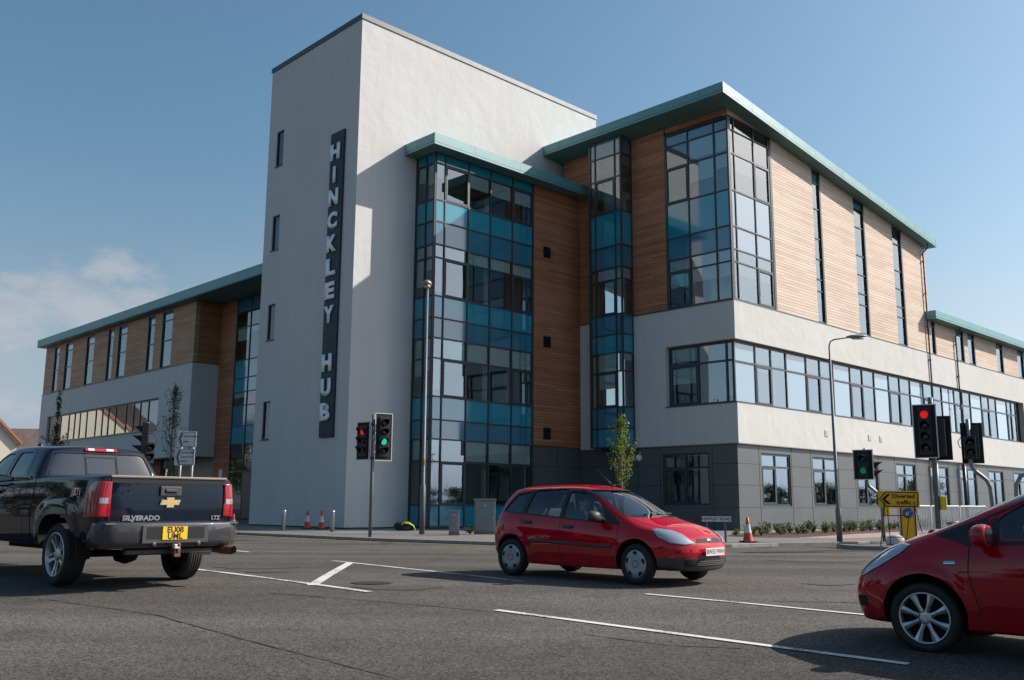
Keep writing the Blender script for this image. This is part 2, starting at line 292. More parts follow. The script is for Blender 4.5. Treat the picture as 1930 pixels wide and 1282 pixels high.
def worn_paint(name,col,lo=.40,hi=.52):
    m,n,l,p=newmat(name); p.inputs['Roughness'].default_value=.8; tc=n.new('ShaderNodeTexCoord')
    a=n.new('ShaderNodeTexNoise'); a.inputs['Scale'].default_value=26; a.inputs['Detail'].default_value=6; a.inputs['Roughness'].default_value=.75; l.new(tc.outputs['Object'],a.inputs['Vector'])
    b=n.new('ShaderNodeTexNoise'); b.inputs['Scale'].default_value=1.1; b.inputs['Detail'].default_value=4; l.new(tc.outputs['Object'],b.inputs['Vector'])
    s=n.new('ShaderNodeMath'); s.operation='MULTIPLY_ADD'; l.new(b.outputs['Fac'],s.inputs[0]); s.inputs[1].default_value=.75; l.new(a.outputs['Fac'],s.inputs[2])
    r=n.new('ShaderNodeMapRange'); r.inputs['From Min'].default_value=lo+.32; r.inputs['From Max'].default_value=hi+.32; l.new(s.outputs[0],r.inputs['Value'])
    x=n.new('ShaderNodeMix'); x.data_type='RGBA'; l.new(r.outputs['Result'],x.inputs['Factor']); x.inputs['A'].default_value=(.085,.078,.074,1); x.inputs['B'].default_value=(*col,1); l.new(x.outputs['Result'],p.inputs['Base Color']); return m
M_['roadwhite']=worn_paint('road_marking_white',(.60,.58,.54))
M_['roadyellow']=worn_paint('road_marking_yellow',(.52,.43,.20),.34,.46)
M_['kerb']=mat('concrete_kerb',(.26,.245,.22),.85,var=.25,vscale=5,bump=.3,bscale=60)

M_['carglass_']=glass_mat('dark_tower_glass',(.30,.45,.50),.05)
# ---------------- building frame: local X runs right-away, local Y runs left-away, origin at the tower's front corner ----------------
BANG = pi/4-YAW; T0 = Vector((-6.797,39.172,0))
def bw(b,a,z=0): return Vector((T0.x+b*cos(BANG)-a*sin(BANG), T0.y+b*sin(BANG)+a*cos(BANG), z))
HUB = empty('office_building', (T0.x,T0.y,0), BANG, 'white render, timber and blue glass office block with a tall tower and teal roofs', 'office building')
def P3(axis, plane, u, z, off=0):
    """axis 'b': facade plane b=const (faces left-front), u=a ; axis 'a': plane a=const (faces right-front), u=b. off>0 goes into the building"""
    return (plane+off,u,z) if axis=='b' else (u,plane+off,z)
def wall(name, m, axis, plane, u0,u1,z0,z1, ops=(), th=.3, parent=HUB, ztop=None, eps=0):
    mb=MB(); us=sorted({u0,u1,*[v for o in ops for v in o[:2] if u0<v<u1]}); zs=sorted({z0,z1,*[v for o in ops for v in o[2:4] if z0<v<z1]})
    zt=lambda u,z: (ztop(u) if (ztop and z==z1) else z)
    def solid(i,j):
        if i<0 or j<0 or i>=len(us)-1 or j>=len(zs)-1: return False
        uc=(us[i]+us[i+1])/2; zc=(zs[j]+zs[j+1])/2
        return not any(o[0]<uc<o[1] and o[2]<zc<o[3] for o in ops)
    for i in range(len(us)-1):
        for j in range(len(zs)-1):
            if not solid(i,j): continue
            a,b,c,d=us[i],us[i+1],zs[j],zs[j+1]
            for off in (0,th):
                mb.quad(P3(axis,plane,a,zt(a,c),off),P3(axis,plane,b,zt(b,c),off),P3(axis,plane,b,zt(b,d),off),P3(axis,plane,a,zt(a,d),off))
            for (di,dj,p,q) in ((-1,0,(a,c),(a,d)),(1,0,(b,c),(b,d)),(0,-1,(a,c),(b,c)),(0,1,(a,d),(b,d))):
                if not solid(i+di,j+dj):
                    mb.quad(P3(axis,plane,p[0],zt(*p),0),P3(axis,plane,q[0],zt(*q),0),P3(axis,plane,q[0],zt(*q),th),P3(axis,plane,p[0],zt(*p),th))
    bmesh.ops.remove_doubles(mb.bm, verts=mb.bm.verts, dist=.0005)
    return mb.build(name,m,parent)
def bxl(mb, axis, plane, u0,u1,z0,z1,o0,o1):
    if axis=='b': mb.box(plane+o0,plane+o1,u0,u1,z0,z1)
    else: mb.box(u0,u1,plane+o0,plane+o1,z0,z1)
def glazing(name, axis, plane, us, zs, span=(), span2=(), fw=.06, depth=.09, casements=(), g='glass', spm='spandrel', parent=HUB, skip=(), blinds=(), ztop=None, endw=None, pale=()):
    """frame bars at us and zs; rows in span are opaque glass; casements=(col,row) get a heavier opening frame; blinds=(col,row,drop)"""
    f=MB(); e=endw or fw
    zt=lambda u: ztop(u) if ztop else zs[-1]
    for k,u in enumerate(us):
        w=e if k in (0,len(us)-1) else fw
        bxl(f,axis,plane,u-w/2,u+w/2,zs[0]-fw/2,zt(u)+fw/2,0,depth)
    for i in range(len(us)-1):
        wa=e if i==0 else fw; wb=e if i==len(us)-2 else fw
        for j,z in enumerate(zs):
            if j==len(zs)-1 and ztop:
                f.quad(*[P3(axis,plane,u,ztop(u)+dz,.004) for u,dz in ((us[i]+wa/2,-.05),(us[i+1]-wb/2,-.05),(us[i+1]-wb/2,.05),(us[i]+wa/2,.05))]); continue
            bxl(f,axis,plane,us[i]+wa/2,us[i+1]-wb/2,z-fw/2,z+fw/2,.004,depth-.004)
    for (i,j) in casements:
        a,b,c,d=us[i]+fw/2,us[i+1]-fw/2,zs[j]+fw/2,zs[j+1]-fw/2; w=.075
        for (p,q,r,s) in ((a,a+w,c,d),(b-w,b,c,d),(a+w,b-w,c,c+w),(a+w,b-w,d-w,d)): bxl(f,axis,plane,p,q,r,s,-.012,.05)
    fo=f.build(name,M_['frame'],parent)
    rnd=random.Random(sum(map(ord,name))+int(us[0]*100)+int(plane*10))
    for i in range(len(us)-1):
        for j in range(len(zs)-1):
            if (i,j) in skip: continue
            a,b,c,d=us[i]+.01,us[i+1]-.01,zs[j]+.01,zs[j+1]-.01
            t=[.045+rnd.uniform(-.003,.003) for _ in range(3)]; t.append(t[0]+t[2]-t[1])
            top=lambda u,z:(ztop(u)-.01 if (ztop and j==len(zs)-2 and z==d) else z)
            nm,mm=('opaque_panel','pale_spandrel') if (i,j) in pale else ('spandrel_panel',spm) if j in span else ('spandrel_panel','spandrel_grey') if j in span2 else ('glass_pane',g)
            q=MB(); vs_=[P3(axis,plane,u,top(u,z),tt) for (u,z),tt in zip(((a,c),(b,c),(b,d),(a,d)),t)]; q.quad(*(vs_ if axis=='a' else vs_[::-1])); q.build(nm,M_[mm],fo,recalc=False)
    for (i,j,drop) in blinds:
        bl=MB(); a,b=us[i]+.09,us[i+1]-.09; ztp=zs[j+1]-.03; zb=ztp-drop
        bxl(bl,axis,plane,a,b,zb,ztp,.10,.105); bxl(bl,axis,plane,a,b,zb-.02,zb,.095,.11); bl.build('blind',M_['blind'],fo)
    return fo
FL=[0,4.45,8.92,13.35]  # floor levels
b3,a3=12.95,-10.45
hs=lambda b: 19.14-.115*(b-11.65)   # high soffit
# ----- tower -----
TWIN=[(6.36,7.04,z0,z1) for z0,z1 in ((3.9,5.7),(8.6,10.35),(13.0,14.75),(17.25,19.08))]
tw=wall('tower_wall',M_['render'],'b',0,0,7.78,0,22.55,TWIN,th=.3)
tw2=wall('tower_wall',M_['render'],'a',0,.3,15.96,0,22.55,[(3.34,15.6,.3,16.6)],th=.3)
wall('tower_wall',M_['render'],'a',7.48,.3,15.96,0,22.55,th=.3)
wall('tower_wall',M_['render'],'b',15.66,.3,7.48,0,22.55,th=.3)
mb=MB(); mb.box(.3,15.66,.3,7.48,22.3,22.5); mb.build('tower_roof',M_['coping'],HUB)
mb=MB(); mb.box(-.04,16.0,-.04,.34,22.55,22.68); mb.box(-.04,16.0,7.44,7.82,22.55,22.68); mb.box(-.04,.34,.34,7.44,22.55,22.68); mb.box(15.62,16.0,.34,7.44,22.55,22.68)
mb.box(-.045,-.03,-.045,7.82,22.45,22.69); mb.box(-.028,16.0,-.045,-.03,22.45,22.69)
mb.build('coping',M_['coping'],HUB)
for w in TWIN:
    f=glazing('tower_window','b',.05,[w[0]+.03,w[1]-.03],[w[2]+.04,w[3]-.03],g='carglass_')
    mb=MB(); mb.box(-.05,.05,w[0]-.03,w[1]+.03,w[2]-.03,w[2]+.012); mb.build('sill',M_['coping'],f)
    mb=MB(); mb.box(.31,.6,w[0]-.1,w[1]+.1,w[2]-.1,w[3]+.1); mb.build('blind',M_['inner'],f)
# sign with raised letters
mb=MB(); mb.box(-.10,-.002,.96,2.02,3.78,17.5); sb=mb.build('sign_board',M_['signboard'],HUB,bevel=.01)
LM={}
for k,ch in enumerate('HINCKLEY HUB'):
    if ch==' ': continue
    zt=16.93-1.062*k; h=.76; 
    if ch not in LM:
        mt=text_mesh(ch,1.0,.0,font_w=.05,align='LEFT'); xs=[v.co.x for v in mt.vertices]; ys=[v.co.y for v in mt.vertices]
        x0,x1,y0,y1=min(xs),max(xs),min(ys),max(ys); wd=.72 if ch!='I' else .17
        q=bmesh.new(); q.from_mesh(mt)
        for v in q.verts: v.co=Vector(((v.co.x-x0)/(x1-x0)*wd,(v.co.y-y0)/(y1-y0)*h,0))
        r=bmesh.ops.extrude_face_region(q,geom=q.faces[:]); 
        for e in r['geom']:
            if isinstance(e,bmesh.types.BMVert): e.co.z+=.05
        bmesh.ops.recalc_face_normals(q,faces=q.faces); q.to_mesh(mt); q.free(); mt.name='letter'; mt.materials.append(M_['letter']); LM[ch]=(mt,wd)
    mt,wd=LM[ch]
    o=bpy.data.objects.new('letter',mt); COL.objects.link(o); o.parent=sb
    # text x runs toward -a (viewer's right), y up, extrude toward -b
    o.matrix_local=basis((-.115,1.56+wd/2,zt-h),(0,-1,0),(0,0,1))
# ----- curtain-walled bay -----
BZ=[.06,.98,2.81,3.78,4.62,5.62,7.30,8.20,9.10,10.08,11.82,12.42,13.49,14.5,16.2,16.68]
BU=[3.27,3.86,5.28,6.66,8.10,9.50]
SPf=(3,5-1,7,8,11,12,14)
# rows: 0 base, 1 win,2 transom,3,4 spandrel,5 win,6 transom,7,8 spandrel,9 win,10 transom,11,12 spandrel,13 win,14 top
bay=glazing('curtain_wall','a',-1.42,BU,BZ,span=(0,4,8,12,14),span2=(3,7,11),casements=[(1,1),(1,5),(1,9),(1,13),(4,13),(4,9),(4,5)],endw=.10,
   blinds=[(2,2,.85),(3,2,.85),(4,2,.85),(2,6,.8),(3,6,.8),(4,6,.8),(1,6,.8),(2,10,.55),(3,10,.55),(4,10,.55),(1,10,.5),(0,10,.5),(2,13,.62),(3,13,.68),(4,13,.7),(0,13,.6),(0,5,1.3),(0,2,.8),(0,9,1.5)])
glazing('curtain_wall','b',3.25,[-1.38,-.74,-.05],BZ,span=(0,4,8,12,14),span2=(3,7,11),endw=.08,
   blinds=[(0,2,.8),(1,2,.8),(0,6,.8),(1,6,.8),(0,10,.5),(1,10,.5),(0,9,.5),(1,9,1.2),(0,5,.5),(1,5,.7),(0,13,.9),(1,13,.7)])
def interior(name,b0,b1,a0,a1,levels,top,backa=None,dark=False):
    mb=MB(); mb.mi=0
    for z in levels: mb.box(b0,b1,a0,a1,z-.35,z-.01)
    mb.mi=1
    for z in list(levels[1:])+[top]: mb.quad((b0,a0,z-.36),(b1,a0,z-.36),(b1,a1,z-.36),(b0,a1,z-.36))
    return mb.build(name,[M_['carpet'],M_['ceil']],HUB,recalc=False)
interior('floor_slabs',3.42,12.8,-1.25,5.6,FL+[16.9],16.95)
mb=MB()
mb.box(3.36,12.85,5.0,5.2,0,16.5)
for bb,z0 in ((6.6,0),(8.1,4.5),(6.6,9.0),(9.3,0),(9.4,4.5),(9.4,9.0),(9.4,13.4)): mb.box(bb-.06,bb+.06,-1.1,5.0,z0,z0+4.0)
for z0 in FL:
    for bb in (3.75,6.9): mb.box(bb,bb+.3,-.7,-.4,z0,z0+4.05)
mb.build('partition_wall',M_['inner'],HUB)
def desks(lst):
    mb=MB()
    for b,a,z in lst:
        mb.box(b,b+1.6,a,a+.8,z+.70,z+.74); mb.box(b+.02,b+.06,a,a+.75,z,z+.70); mb.box(b+1.54,b+1.58,a,a+.75,z,z+.70); mb.box(b+.5,b+1.0,a+.35,a+.38,z+.85,z+1.2); mb.box(b+.72,b+.78,a+.35,a+.37,z+.74,z+.9)
    return mb.build('desk_row',M_['black'],HUB)
desks([(b,-.5+random.random()*.4,z) for z in FL for b in (4.0,6.9,8.4)]+[(14.2,-8.5,z) for z in FL]+[(16+2.7*i,-8.9,z) for i in range(11) for z in FL[:2]])
# timber beside the bay and dark panels below
wall('timber_cladding',M_['timber'],'a',-1.42,9.56,b3,3.80,16.66,[(10.22,10.75,13.1,13.68),(10.22,10.75,8.6,9.15),(10.22,10.75,4.1,4.68)],th=.25)
for z0,z1 in ((13.1,13.68),(8.6,9.15),(4.1,4.68)):
    mb=MB(); mb.box(10.22,10.75,-1.38,-1.3,z0,z1)
    for i in range(7): mb.box(10.22,10.75,-1.44,-1.385,z0+.02+i*.08,z0+.05+i*.08)
    mb.build('air_vent',M_['matt'],HUB)
wall('cladding_panel',M_['panel'],'a',-1.34,9.56,b3+.1,0,3.78,th=.2)
mb=MB()
for u in (11.3,): mb.box(u-.012,u+.012,-1.346,-1.33,0,3.78)
for z in (.96,1.92,2.84): mb.box(9.56,b3+.1,-1.345,-1.33,z-.01,z+.01)
mb.build('panel_joint',M_['joint'],HUB)
def canopy(name, rects, z0,z1, zf=None, lip=True):
    """rects: list of (b0,b1,a0,a1); zf(b) gives extra height offset"""
    zf=zf or (lambda b:0)
    mb=MB()
    for (b0,b1,a0,a1) in rects:
        n=max(1,int((b1-b0)/2.4)) ; bs=[b0+(b1-b0)*k/n for k in range(n+1)]
        for k in range(n):
            p,q=bs[k],bs[k+1]
            P=lambda b,a,z:(b,a,z+zf(b))
            mb.mi=0
            mb.quad(P(p,a0,z0),P(q,a0,z0),P(q,a0,z1),P(p,a0,z1)); mb.quad(P(p,a1,z0),P(q,a1,z0),P(q,a1,z1),P(p,a1,z1))
            mb.quad(P(p,a0,z1),P(q,a0,z1),P(q,a1,z1),P(p,a1,z1))
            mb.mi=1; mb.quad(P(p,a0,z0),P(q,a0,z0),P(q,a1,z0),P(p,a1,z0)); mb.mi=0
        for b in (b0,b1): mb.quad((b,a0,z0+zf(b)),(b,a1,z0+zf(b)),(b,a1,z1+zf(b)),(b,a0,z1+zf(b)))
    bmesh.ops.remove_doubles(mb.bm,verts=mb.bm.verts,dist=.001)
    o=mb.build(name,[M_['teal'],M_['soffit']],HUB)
    s=MB()   # seams of the fascia panels and the drip line
    for (b0,b1,a0,a1) in rects:
        b=b0+2.4
        while b<b1: s.quad((b,a0-.003,z0+zf(b)+.07),(b+.014,a0-.003,z0+zf(b)+.07),(b+.014,a0-.003,z1+zf(b)),(b,a0-.003,z1+zf(b))); b+=2.9
        a=a0+1.2
        while a<a1: s.quad((b0-.003,a,z0+zf(b0)+.07),(b0-.003,a+.014,z0+zf(b0)+.07),(b0-.003,a+.014,z1+zf(b0)),(b0-.003,a,z1+zf(b0))); a+=2.9
        if lip:
            n=10
            for k in range(n):
                p,q=b0+(b1-b0)*k/n,b0+(b1-b0)*(k+1)/n
                s.quad((p,a0-.003,z0+.10+zf(p)),(q,a0-.003,z0+.10+zf(q)),(q,a0-.003,z0+.125+zf(q)),(p,a0-.003,z0+.125+zf(p)))
            s.quad((b0-.003,a0,z0+.10+zf(b0)),(b0-.003,a1,z0+.10+zf(b0)),(b0-.003,a1,z0+.125+zf(b0)),(b0-.003,a0,z0+.125+zf(b0)))
    s.build('fascia_joint',M_['coping'],o,recalc=False)
    return o
canopy('roof_canopy',[(2.56,b3-.003,-2.15,-.003)],16.68,17.2)
# ----- right block: left-facing side -----
ZH=[10.08,11.80,12.38,13.45,15.14,16.90,18.02,18.62]
wall('timber_cladding',M_['timber'],'b',b3,-6.86,-.3,10.06,hs(b3)-.01,[(-4.87,-2.83,9.9,19.3)],th=.3,ztop=lambda u:hs(b3)-.01)
wall('timber_cladding',M_['timber'],'b',b3,a3+.003,-6.94,18.72,hs(b3)-.01,th=.3)
wall('rendered_wall',M_['render'],'b',b3-.03,a3+.31,-1.42,3.72,10.0,[(a3-1,-6.72,5.45,8.28),(-4.87,-2.83,3.6,10.2)],th=.34)
for a_,z_ in ((-1.96,8.94),(-1.96,4.45)):
    mb=MB(); mb.box(b3-.055,b3-.031,a_-.11,a_+.11,z_-.2,z_+.2)
    for i in range(6): mb.box(b3-.07,b3-.056,a_-.09,a_+.09,z_-.17+i*.06,z_-.14+i*.06)
    mb.build('air_vent',M_['render'],HUB)
mb=MB(); mb.box(b3-.07,b3+.02,a3-.04,-6.7,10.0,10.06); mb.box(b3-.07,b3+.02,-6.7,-4.92,10.0,10.055); mb.box(b3-.07,b3+.02,-2.8,-1.42,10.0,10.055)
mb.box(b3+.02,34.3,a3-.04,a3+.05,10.0,10.06); mb.box(34.3,56,a3-.04,a3+.05,10.0,10.058)
mb.box(b3-.07,b3+.2,a3-.04,-6.68,5.452,5.50); mb.box(b3+.2,49.6,a3-.04,a3+.2,5.452,5.50)
mb.build('sill',M_['coping'],HUB)
# glazed stair bay
B2=[-4.82,-4.46,-3.2,-2.88]; Z2=[3.72,4.6,5.6,7.3,8.2,9.1,10.08,11.8,12.4,13.5,15.22,16.98,18.15,19.04]
glazing('curtain_wall','b',12.09,B2,Z2,span=(0,4,9),span2=(1,5,8,12),casements=[(1,2),(1,6),(1,10)],endw=.07,g='glass_clear',
   blinds=[(1,3,.85),(0,3,.85),(1,2,.75),(1,7,.55),(0,7,.5)])
glazing('curtain_wall','a',-4.87,[12.13,12.92],Z2,span=(0,4,9),span2=(1,5,8,12),endw=.07,g='glass_clear',blinds=[(0,7,.5),(0,3,.3)])
glazing('curtain_wall','a',-2.86,[12.13,12.92],Z2,span=(0,4,9),span2=(1,5,8,12),endw=.07,g='glass_clear')
mb=MB(); mb.box(12.15,b3+.3,-4.8,-2.9,3.66,3.72); mb.box(12.15,b3+.3,-4.8,-2.9,18.95,19.0); mb.build('bay_base',M_['coping'],HUB)
interior('floor_slabs',12.2,15.5,-4.78,-2.92,FL[1:]+[17.6],17.7)
interior('floor_slabs',b3+.36,33.9,a3+.36,-1.8,FL+[17.2],16.3) if 0 else None
# corner glass
glazing('curtain_wall','b',b3+.0,[a3+.05,-9.65,-8.2,-6.92],ZH,span=(3,),span2=(2,),casements=[(2,0),(2,4)],endw=.09,g='glass_clear',blinds=[(0,1,.5),(1,1,.5),(2,1,.5),(2,0,.7),(1,0,.6),(0,0,.6),(0,5,.9),(1,5,.9),(1,4,.9),(0,4,.6)])
glazing('curtain_wall','a',a3,[b3+.14,13.45,15.10,16.42],ZH,span2=(2,3),casements=[(2,0),(2,4)],endw=.09,g='glass',pale=[(0,2),(1,2),(2,2),(0,3),(1,3),(2,3)],blinds=[(0,1,.5),(1,1,.5),(2,1,.5),(1,0,.5),(2,0,.5),(1,4,.7),(2,4,.5)])  # pale panel colour in the spandrel rows paints in the reflected sky
mb=MB(); mb.box(16.47,16.64,a3-.02,a3+.3,10.06,hs(16.6)-.02); mb.build('window_frame',M_['frame'],HUB)
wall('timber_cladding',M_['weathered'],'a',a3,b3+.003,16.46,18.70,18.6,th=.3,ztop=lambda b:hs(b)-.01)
# ----- right-facing side of the right block -----
ST=[(20.58,21.42),(25.05,26.28),(29.73,30.95)]
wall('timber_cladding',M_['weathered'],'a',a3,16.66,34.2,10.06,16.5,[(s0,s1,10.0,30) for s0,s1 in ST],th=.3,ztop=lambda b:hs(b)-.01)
for s0,s1 in ST:
    mb=MB(); mb.box(s1-.14,s1,a3-.015,a3+.3,10.06,hs(s1)-.02); f=mb.build('window_surround',M_['frame'],HUB)
    zz=[10.12,11.69,12.3,13.35,14.42,16.0,17.35-(s0-20.58)*.06, hs(s0)-.22]
    glazing('strip_window','a',a3+.03,[s0+.02,s1-.15],zz,span=(6,),fw=.055,parent=HUB)
wall('rendered_wall',M_['render'],'a',a3-.03,b3-.03,56,3.72,10.0,[(b3-1,49.55,5.45,8.28)],th=.34)
# ribbon window on both sides of the corner
rw=[(14.9,17.6),(19.5,22.2),(24.05,26.8),(28.6,31.35),(33.15,35.85),(37.75,40.35),(42.25,44.85),(46.9,48.6)]
us=[b3+.25]; pale=[]; cas=[]; bl=[]; skipm=[]
for k,(p,q) in enumerate(rw):
    pale.append((len(us)-1,0)); pale.append((len(us)-1,1)); us.append(p); mid=(p+q)/2
    cas.append((len(us)-1,0)); bl.append((len(us)-1,1,.65)); bl.append((len(us)-1,0,random.choice([0.01,.5,.7,.2]))); us.append(mid); bl.append((len(us)-1,1,.65)); bl.append((len(us)-1,0,random.choice([.01,.4,.7]))); us.append(q)
glazing('ribbon_window','a',a3+.2,us,[5.53,7.33,8.2],g='glass',pale=pale,casements=cas,fw=.075,blinds=bl,depth=.1)
glazing('ribbon_window','b',b3+.2,[a3+.27,-9.85,-8.35,-6.78],[5.53,7.38,8.2],g='glass_clear',span2=(),casements=[(2,0)],fw=.09,blinds=[(2,1,.6),(2,0,.8)],pale=[])
mb=MB(); mb.box(b3+.25,b3+.28,-9.8,-8.4,5.58,8.15); mb.box(b3+.25,b3+.28,a3+.3,-9.9,5.58,8.15); mb.build('spandrel_panel',M_['spandrel_grey'],HUB)
# ground floor grey panels
GW=[(14.92,17.42),(19.5,21.95),(24.0,26.4),(28.65,31.1),(33.2,35.7),(37.6,40.1),(42.3,44.8),(46.9,49.4)]
gp=wall('cladding_panel',M_['panel'],'a',a3+.11,b3+.08,56,0,3.72,[(p,q,1.03,3.36) for p,q in GW],th=.25)
gb=wall('cladding_panel',M_['panel'],'b',b3+.08,a3+.36,-1.34,0,3.72,[(-8.88,-6.34,1.03,3.36)],th=.25)
mb=MB(); pj=a3+.11
for z in (.96,1.92,2.84):
    e=b3+.1
    for p,q in GW+[(56,57)]:
        if 1.03<z<3.36: mb.box(e,p,pj-.004,pj+.01,z-.01,z+.01); e=q
        else: mb.box(e,min(q,56),pj-.004,pj+.01,z-.01,z+.01); e=min(q,56)
for p,q in GW:
    for u in (p-.18,q+.10): mb.box(u-.015,u+.015,pj-.006,pj+.01,0,3.72)
for z in (.96,1.92,2.84):
    mb.box(b3+.076,b3+.09,-6.3,-1.34,z-.01,z+.01); mb.box(b3+.076,b3+.09,a3+.1,-8.92,z-.01,z+.01)
for u in (-9.05,-6.2,-4.9,-3.4): mb.box(b3+.074,b3+.09,u-.012,u+.012,0,3.72)
mb.build('panel_joint',M_['joint'],HUB)
for p,q in GW:
    glazing('window','a',pj+.04,[p+.05,(p+q)/2,q-.05],[1.08,2.76,3.31],casements=[(0,0)],fw=.08,g='glass',blinds=[(0,1,.50),(1,1,.5)]+([(1,0,.35)] if int(p)%2 else []))
glazing('window','b',b3+.12,[-8.83,-7.6,-6.39],[1.08,2.70,3.31],casements=[(1,0)],fw=.09,g='glass_clear',blinds=[(0,0,.05),(0,1,.03)])
# soffit strip under the white band
mb=MB(); mb.box(b3-.03,b3+.3,a3-.03,-1.42,3.68,3.718); mb.box(b3+.3,56,a3-.03,a3+.3,3.68,3.718); mb.build('soffit_trim',mat('soffit_trim_brown',(.30,.24,.20),.7),HUB)
for u,z in ((20.72,4.54),(25.35,4.57),(26.65,4.57)):
    mb=MB(); mb.box(u-.16,u+.16,a3-.05,a3-.031,z-.16,z+.16)
    for i in range(5): mb.box(u-.13,u+.13,a3-.062,a3-.051,z-.14+i*.06,z-.11+i*.06)
    mb.build('air_vent',M_['render'],HUB)
# floors and rear walls inside the right block
mb=MB(); mb.mi=0
for z in FL[:3]+[17.0]:
    b1=33.9 if z>9 else 55.5
    mb.box(b3+.33,b1 if z<16 else 20,a3+.33,-4,z-.35,z-.01)
mb.mi=1
for z in FL[1:3]: mb.box(b3+.4,55.4,a3+.4,-4.1,z-.42,z-.36)
mb.build('floor_slabs',[M_['carpet'],M_['ceil']],HUB)
mb=MB(); mb.box(b3+.5,55.5,-4.0,-3.85,0,12); mb.box(b3+.6,33.9,-4.0,-3.86,12.01,hs(34)-.3); mb.box(16.9,17.0,a3+.5,-4.01,0,16)
for u in (21.9,26.5,31.2,36,40.6,45.2,50): mb.box(u,u+.1,a3+.5,-4.01,0,8.3)
for s0,s1 in ST: mb.box(s0-.5,s1+.5,a3+.9,a3+1.0,10.1,15.8)
mb.box(b3+.35,55,a3+1.3,a3+1.4,9.2,12.0)
mb.build('partition_wall',M_['inner'],HUB)
# high roof
canopy('roof_canopy',[(11.65,34.45,-11.1,-.004)],0,.5,zf=hs)
canopy('roof_canopy',[(16.1,34.45,-.003,12)],0,.5,zf=hs)
wall('end_wall',M_['coping'],'b',33.9,a3+.31,10,8,16.4,th=.28)
# ----- right wing -----
WW=[(34.35,34.98),(38.12,39.42),(40.08,41.25),(45.1,46.35),(49.2,50.5),(53.0,54.0)]
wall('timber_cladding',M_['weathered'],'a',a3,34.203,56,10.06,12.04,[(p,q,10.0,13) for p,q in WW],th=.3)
for p,q in WW:
    mb=MB(); mb.box(q-.14,q,a3-.015,a3+.3,10.06,12.03); mb.build('window_surround',M_['frame'],HUB)
    glazing('strip_window','a',a3+.03,[p+.02,q-.15],[10.12,11.72,12.0],span=(1,),fw=.055)
canopy('roof_canopy',[(33.62,57,-11.1,8)],12.04,12.52)
wall('end_wall',M_['render'],'b',55.7,a3+.3,8,0,12.03,th=.28)
mb=MB(); mb.box(49.2,62,-9.5,-2,12.53,13.35); mb.build('roof_plant_screen',M_['coping'],HUB)
# downpipes with hoppers
def downpipe(b, ztop, a_top):
    mb=MB(); p=a3-.10
    mb.tube([(b,a_top,ztop+.02),(b,a_top,ztop-.22),(b,p,ztop-.5),(b,p,3.9),(b+.0,p-.02,3.75),(b-.28,p-.02,3.45)],.045,8)
    mb.tube([(b-.28,p-.02,3.50),(b-.28,p-.02,0)],.11,10)
    mb.box(b-.42,b-.14,p-.10,p+.06,3.38,3.62)
    z=ztop-1
    while z>4.2: mb.box(b-.08,b+.08,p-.05,p+.07,z-.03,z+.03); z-=2.0
    mb.build('downpipe',M_['frame'],HUB)
downpipe(33.7,hs(33.7),-10.85); downpipe(37.86,12.04,-10.85)
# wall lamp
mb=MB(); mb.lathe([(0,0),(.17,0),(.17,.03),(.15,.10),(.08,.17),(0,.19)],basis((b3+.075,-5.0,3.22),(0,1,0),(0,0,1))@Matrix.Rotation(pi,4,'X'),n=20); mb.build('wall_lamp',M_['white'],HUB)
# ----- left wing -----
LS=[(50.6,51.78),(47.5,49.15),(42.82,44.5),(39.0,40.1),(36.5,38.1),(31.7,32.85),(28.82,30.5)]
wall('timber_cladding',M_['semi'],'b',5.07,25.4,53.9,10.08,14.15,[(p,q,10.0,14.03) for p,q in LS],th=.3)
for p,q in LS:
    mb=MB(); mb.box(5.055,5.37,q-.12,q,10.09,14.02); mb.build('window_surround',M_['frame'],HUB)
    glazing('strip_window','b',5.11,[p+.04,q-.15],[10.17,12.0,13.4,14.0],span=(2,),fw=.07,g='glass')
wall('rendered_wall',M_['render'],'b',5.04,25.37,53.93,3.95,10.03,[(30.15,52.0,5.82,8.06)],th=.33)
wall('timber_cladding',M_['timber'],'a',25.4,5.373,6.9,10.08,14.15,th=.3)
wall('rendered_wall',M_['render'],'a',25.37,5.373,6.9,3.95,10.03,th=.33)
mb=MB(); mb.box(5.0,5.1,25.33,53.95,10.031,10.079); mb.box(5.1,6.9,25.33,25.43,10.031,10.079); mb.box(4.99,5.2,30.1,52.05,5.80,5.85); mb.build('sill',M_['coping'],HUB)
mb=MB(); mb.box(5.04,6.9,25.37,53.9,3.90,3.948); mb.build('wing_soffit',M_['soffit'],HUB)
glazing('ribbon_window','b',5.17,[49.2,47.35,46.07,44.92,43.49,41.64,40.34,39.17,37.79,35.88,34.57,33.42,32.05,30.22][::-1],[5.9,8.0],fw=.09,g='glass')
mb=MB(); mb.box(5.2,5.3,49.25,52.0,5.83,8.05); mb.build('window_surround',M_['coping'],HUB)
wall('timber_cladding',M_['timber'],'b',6.9,23.3,25.37,0,14.15,th=.3)
glazing('curtain_wall','b',6.9,[16.2,18.0,19.7,21.45,23.24],[.06,2.95,4.66,5.8,7.1,7.98,8.88,10.04,12.2,13.26,14.1],span=(2,5,6),span2=(4-1,9),endw=.1,g='glass_clear',blinds=[(3,7,.8),(3,4,.3),(2,7,.3)])
wall('ground_floor_wall',M_['timber'],'b',7.0,25.37,28.2,0,3.9,th=.2) if 0 else None
wall('cladding_panel',M_['panel'],'b',6.95,25.4,53.9,0,3.9,[(30,33,.1,3.4)],th=.2)
wall('timber_cladding',M_['timber'],'b',6.85,33.2,34.9,0,3.9,th=.09)
glazing('window','b',7.0,[30.05,31.5,32.95],[.15,3.35],fw=.08)
wall('end_wall',M_['render'],'a',53.63,5.4,20,0,14.15,th=.27)
wall('rear_wall',M_['inner'],'b',12,7.9,53.6,0,14.1,th=.2)
mb=MB(); mb.mi=0
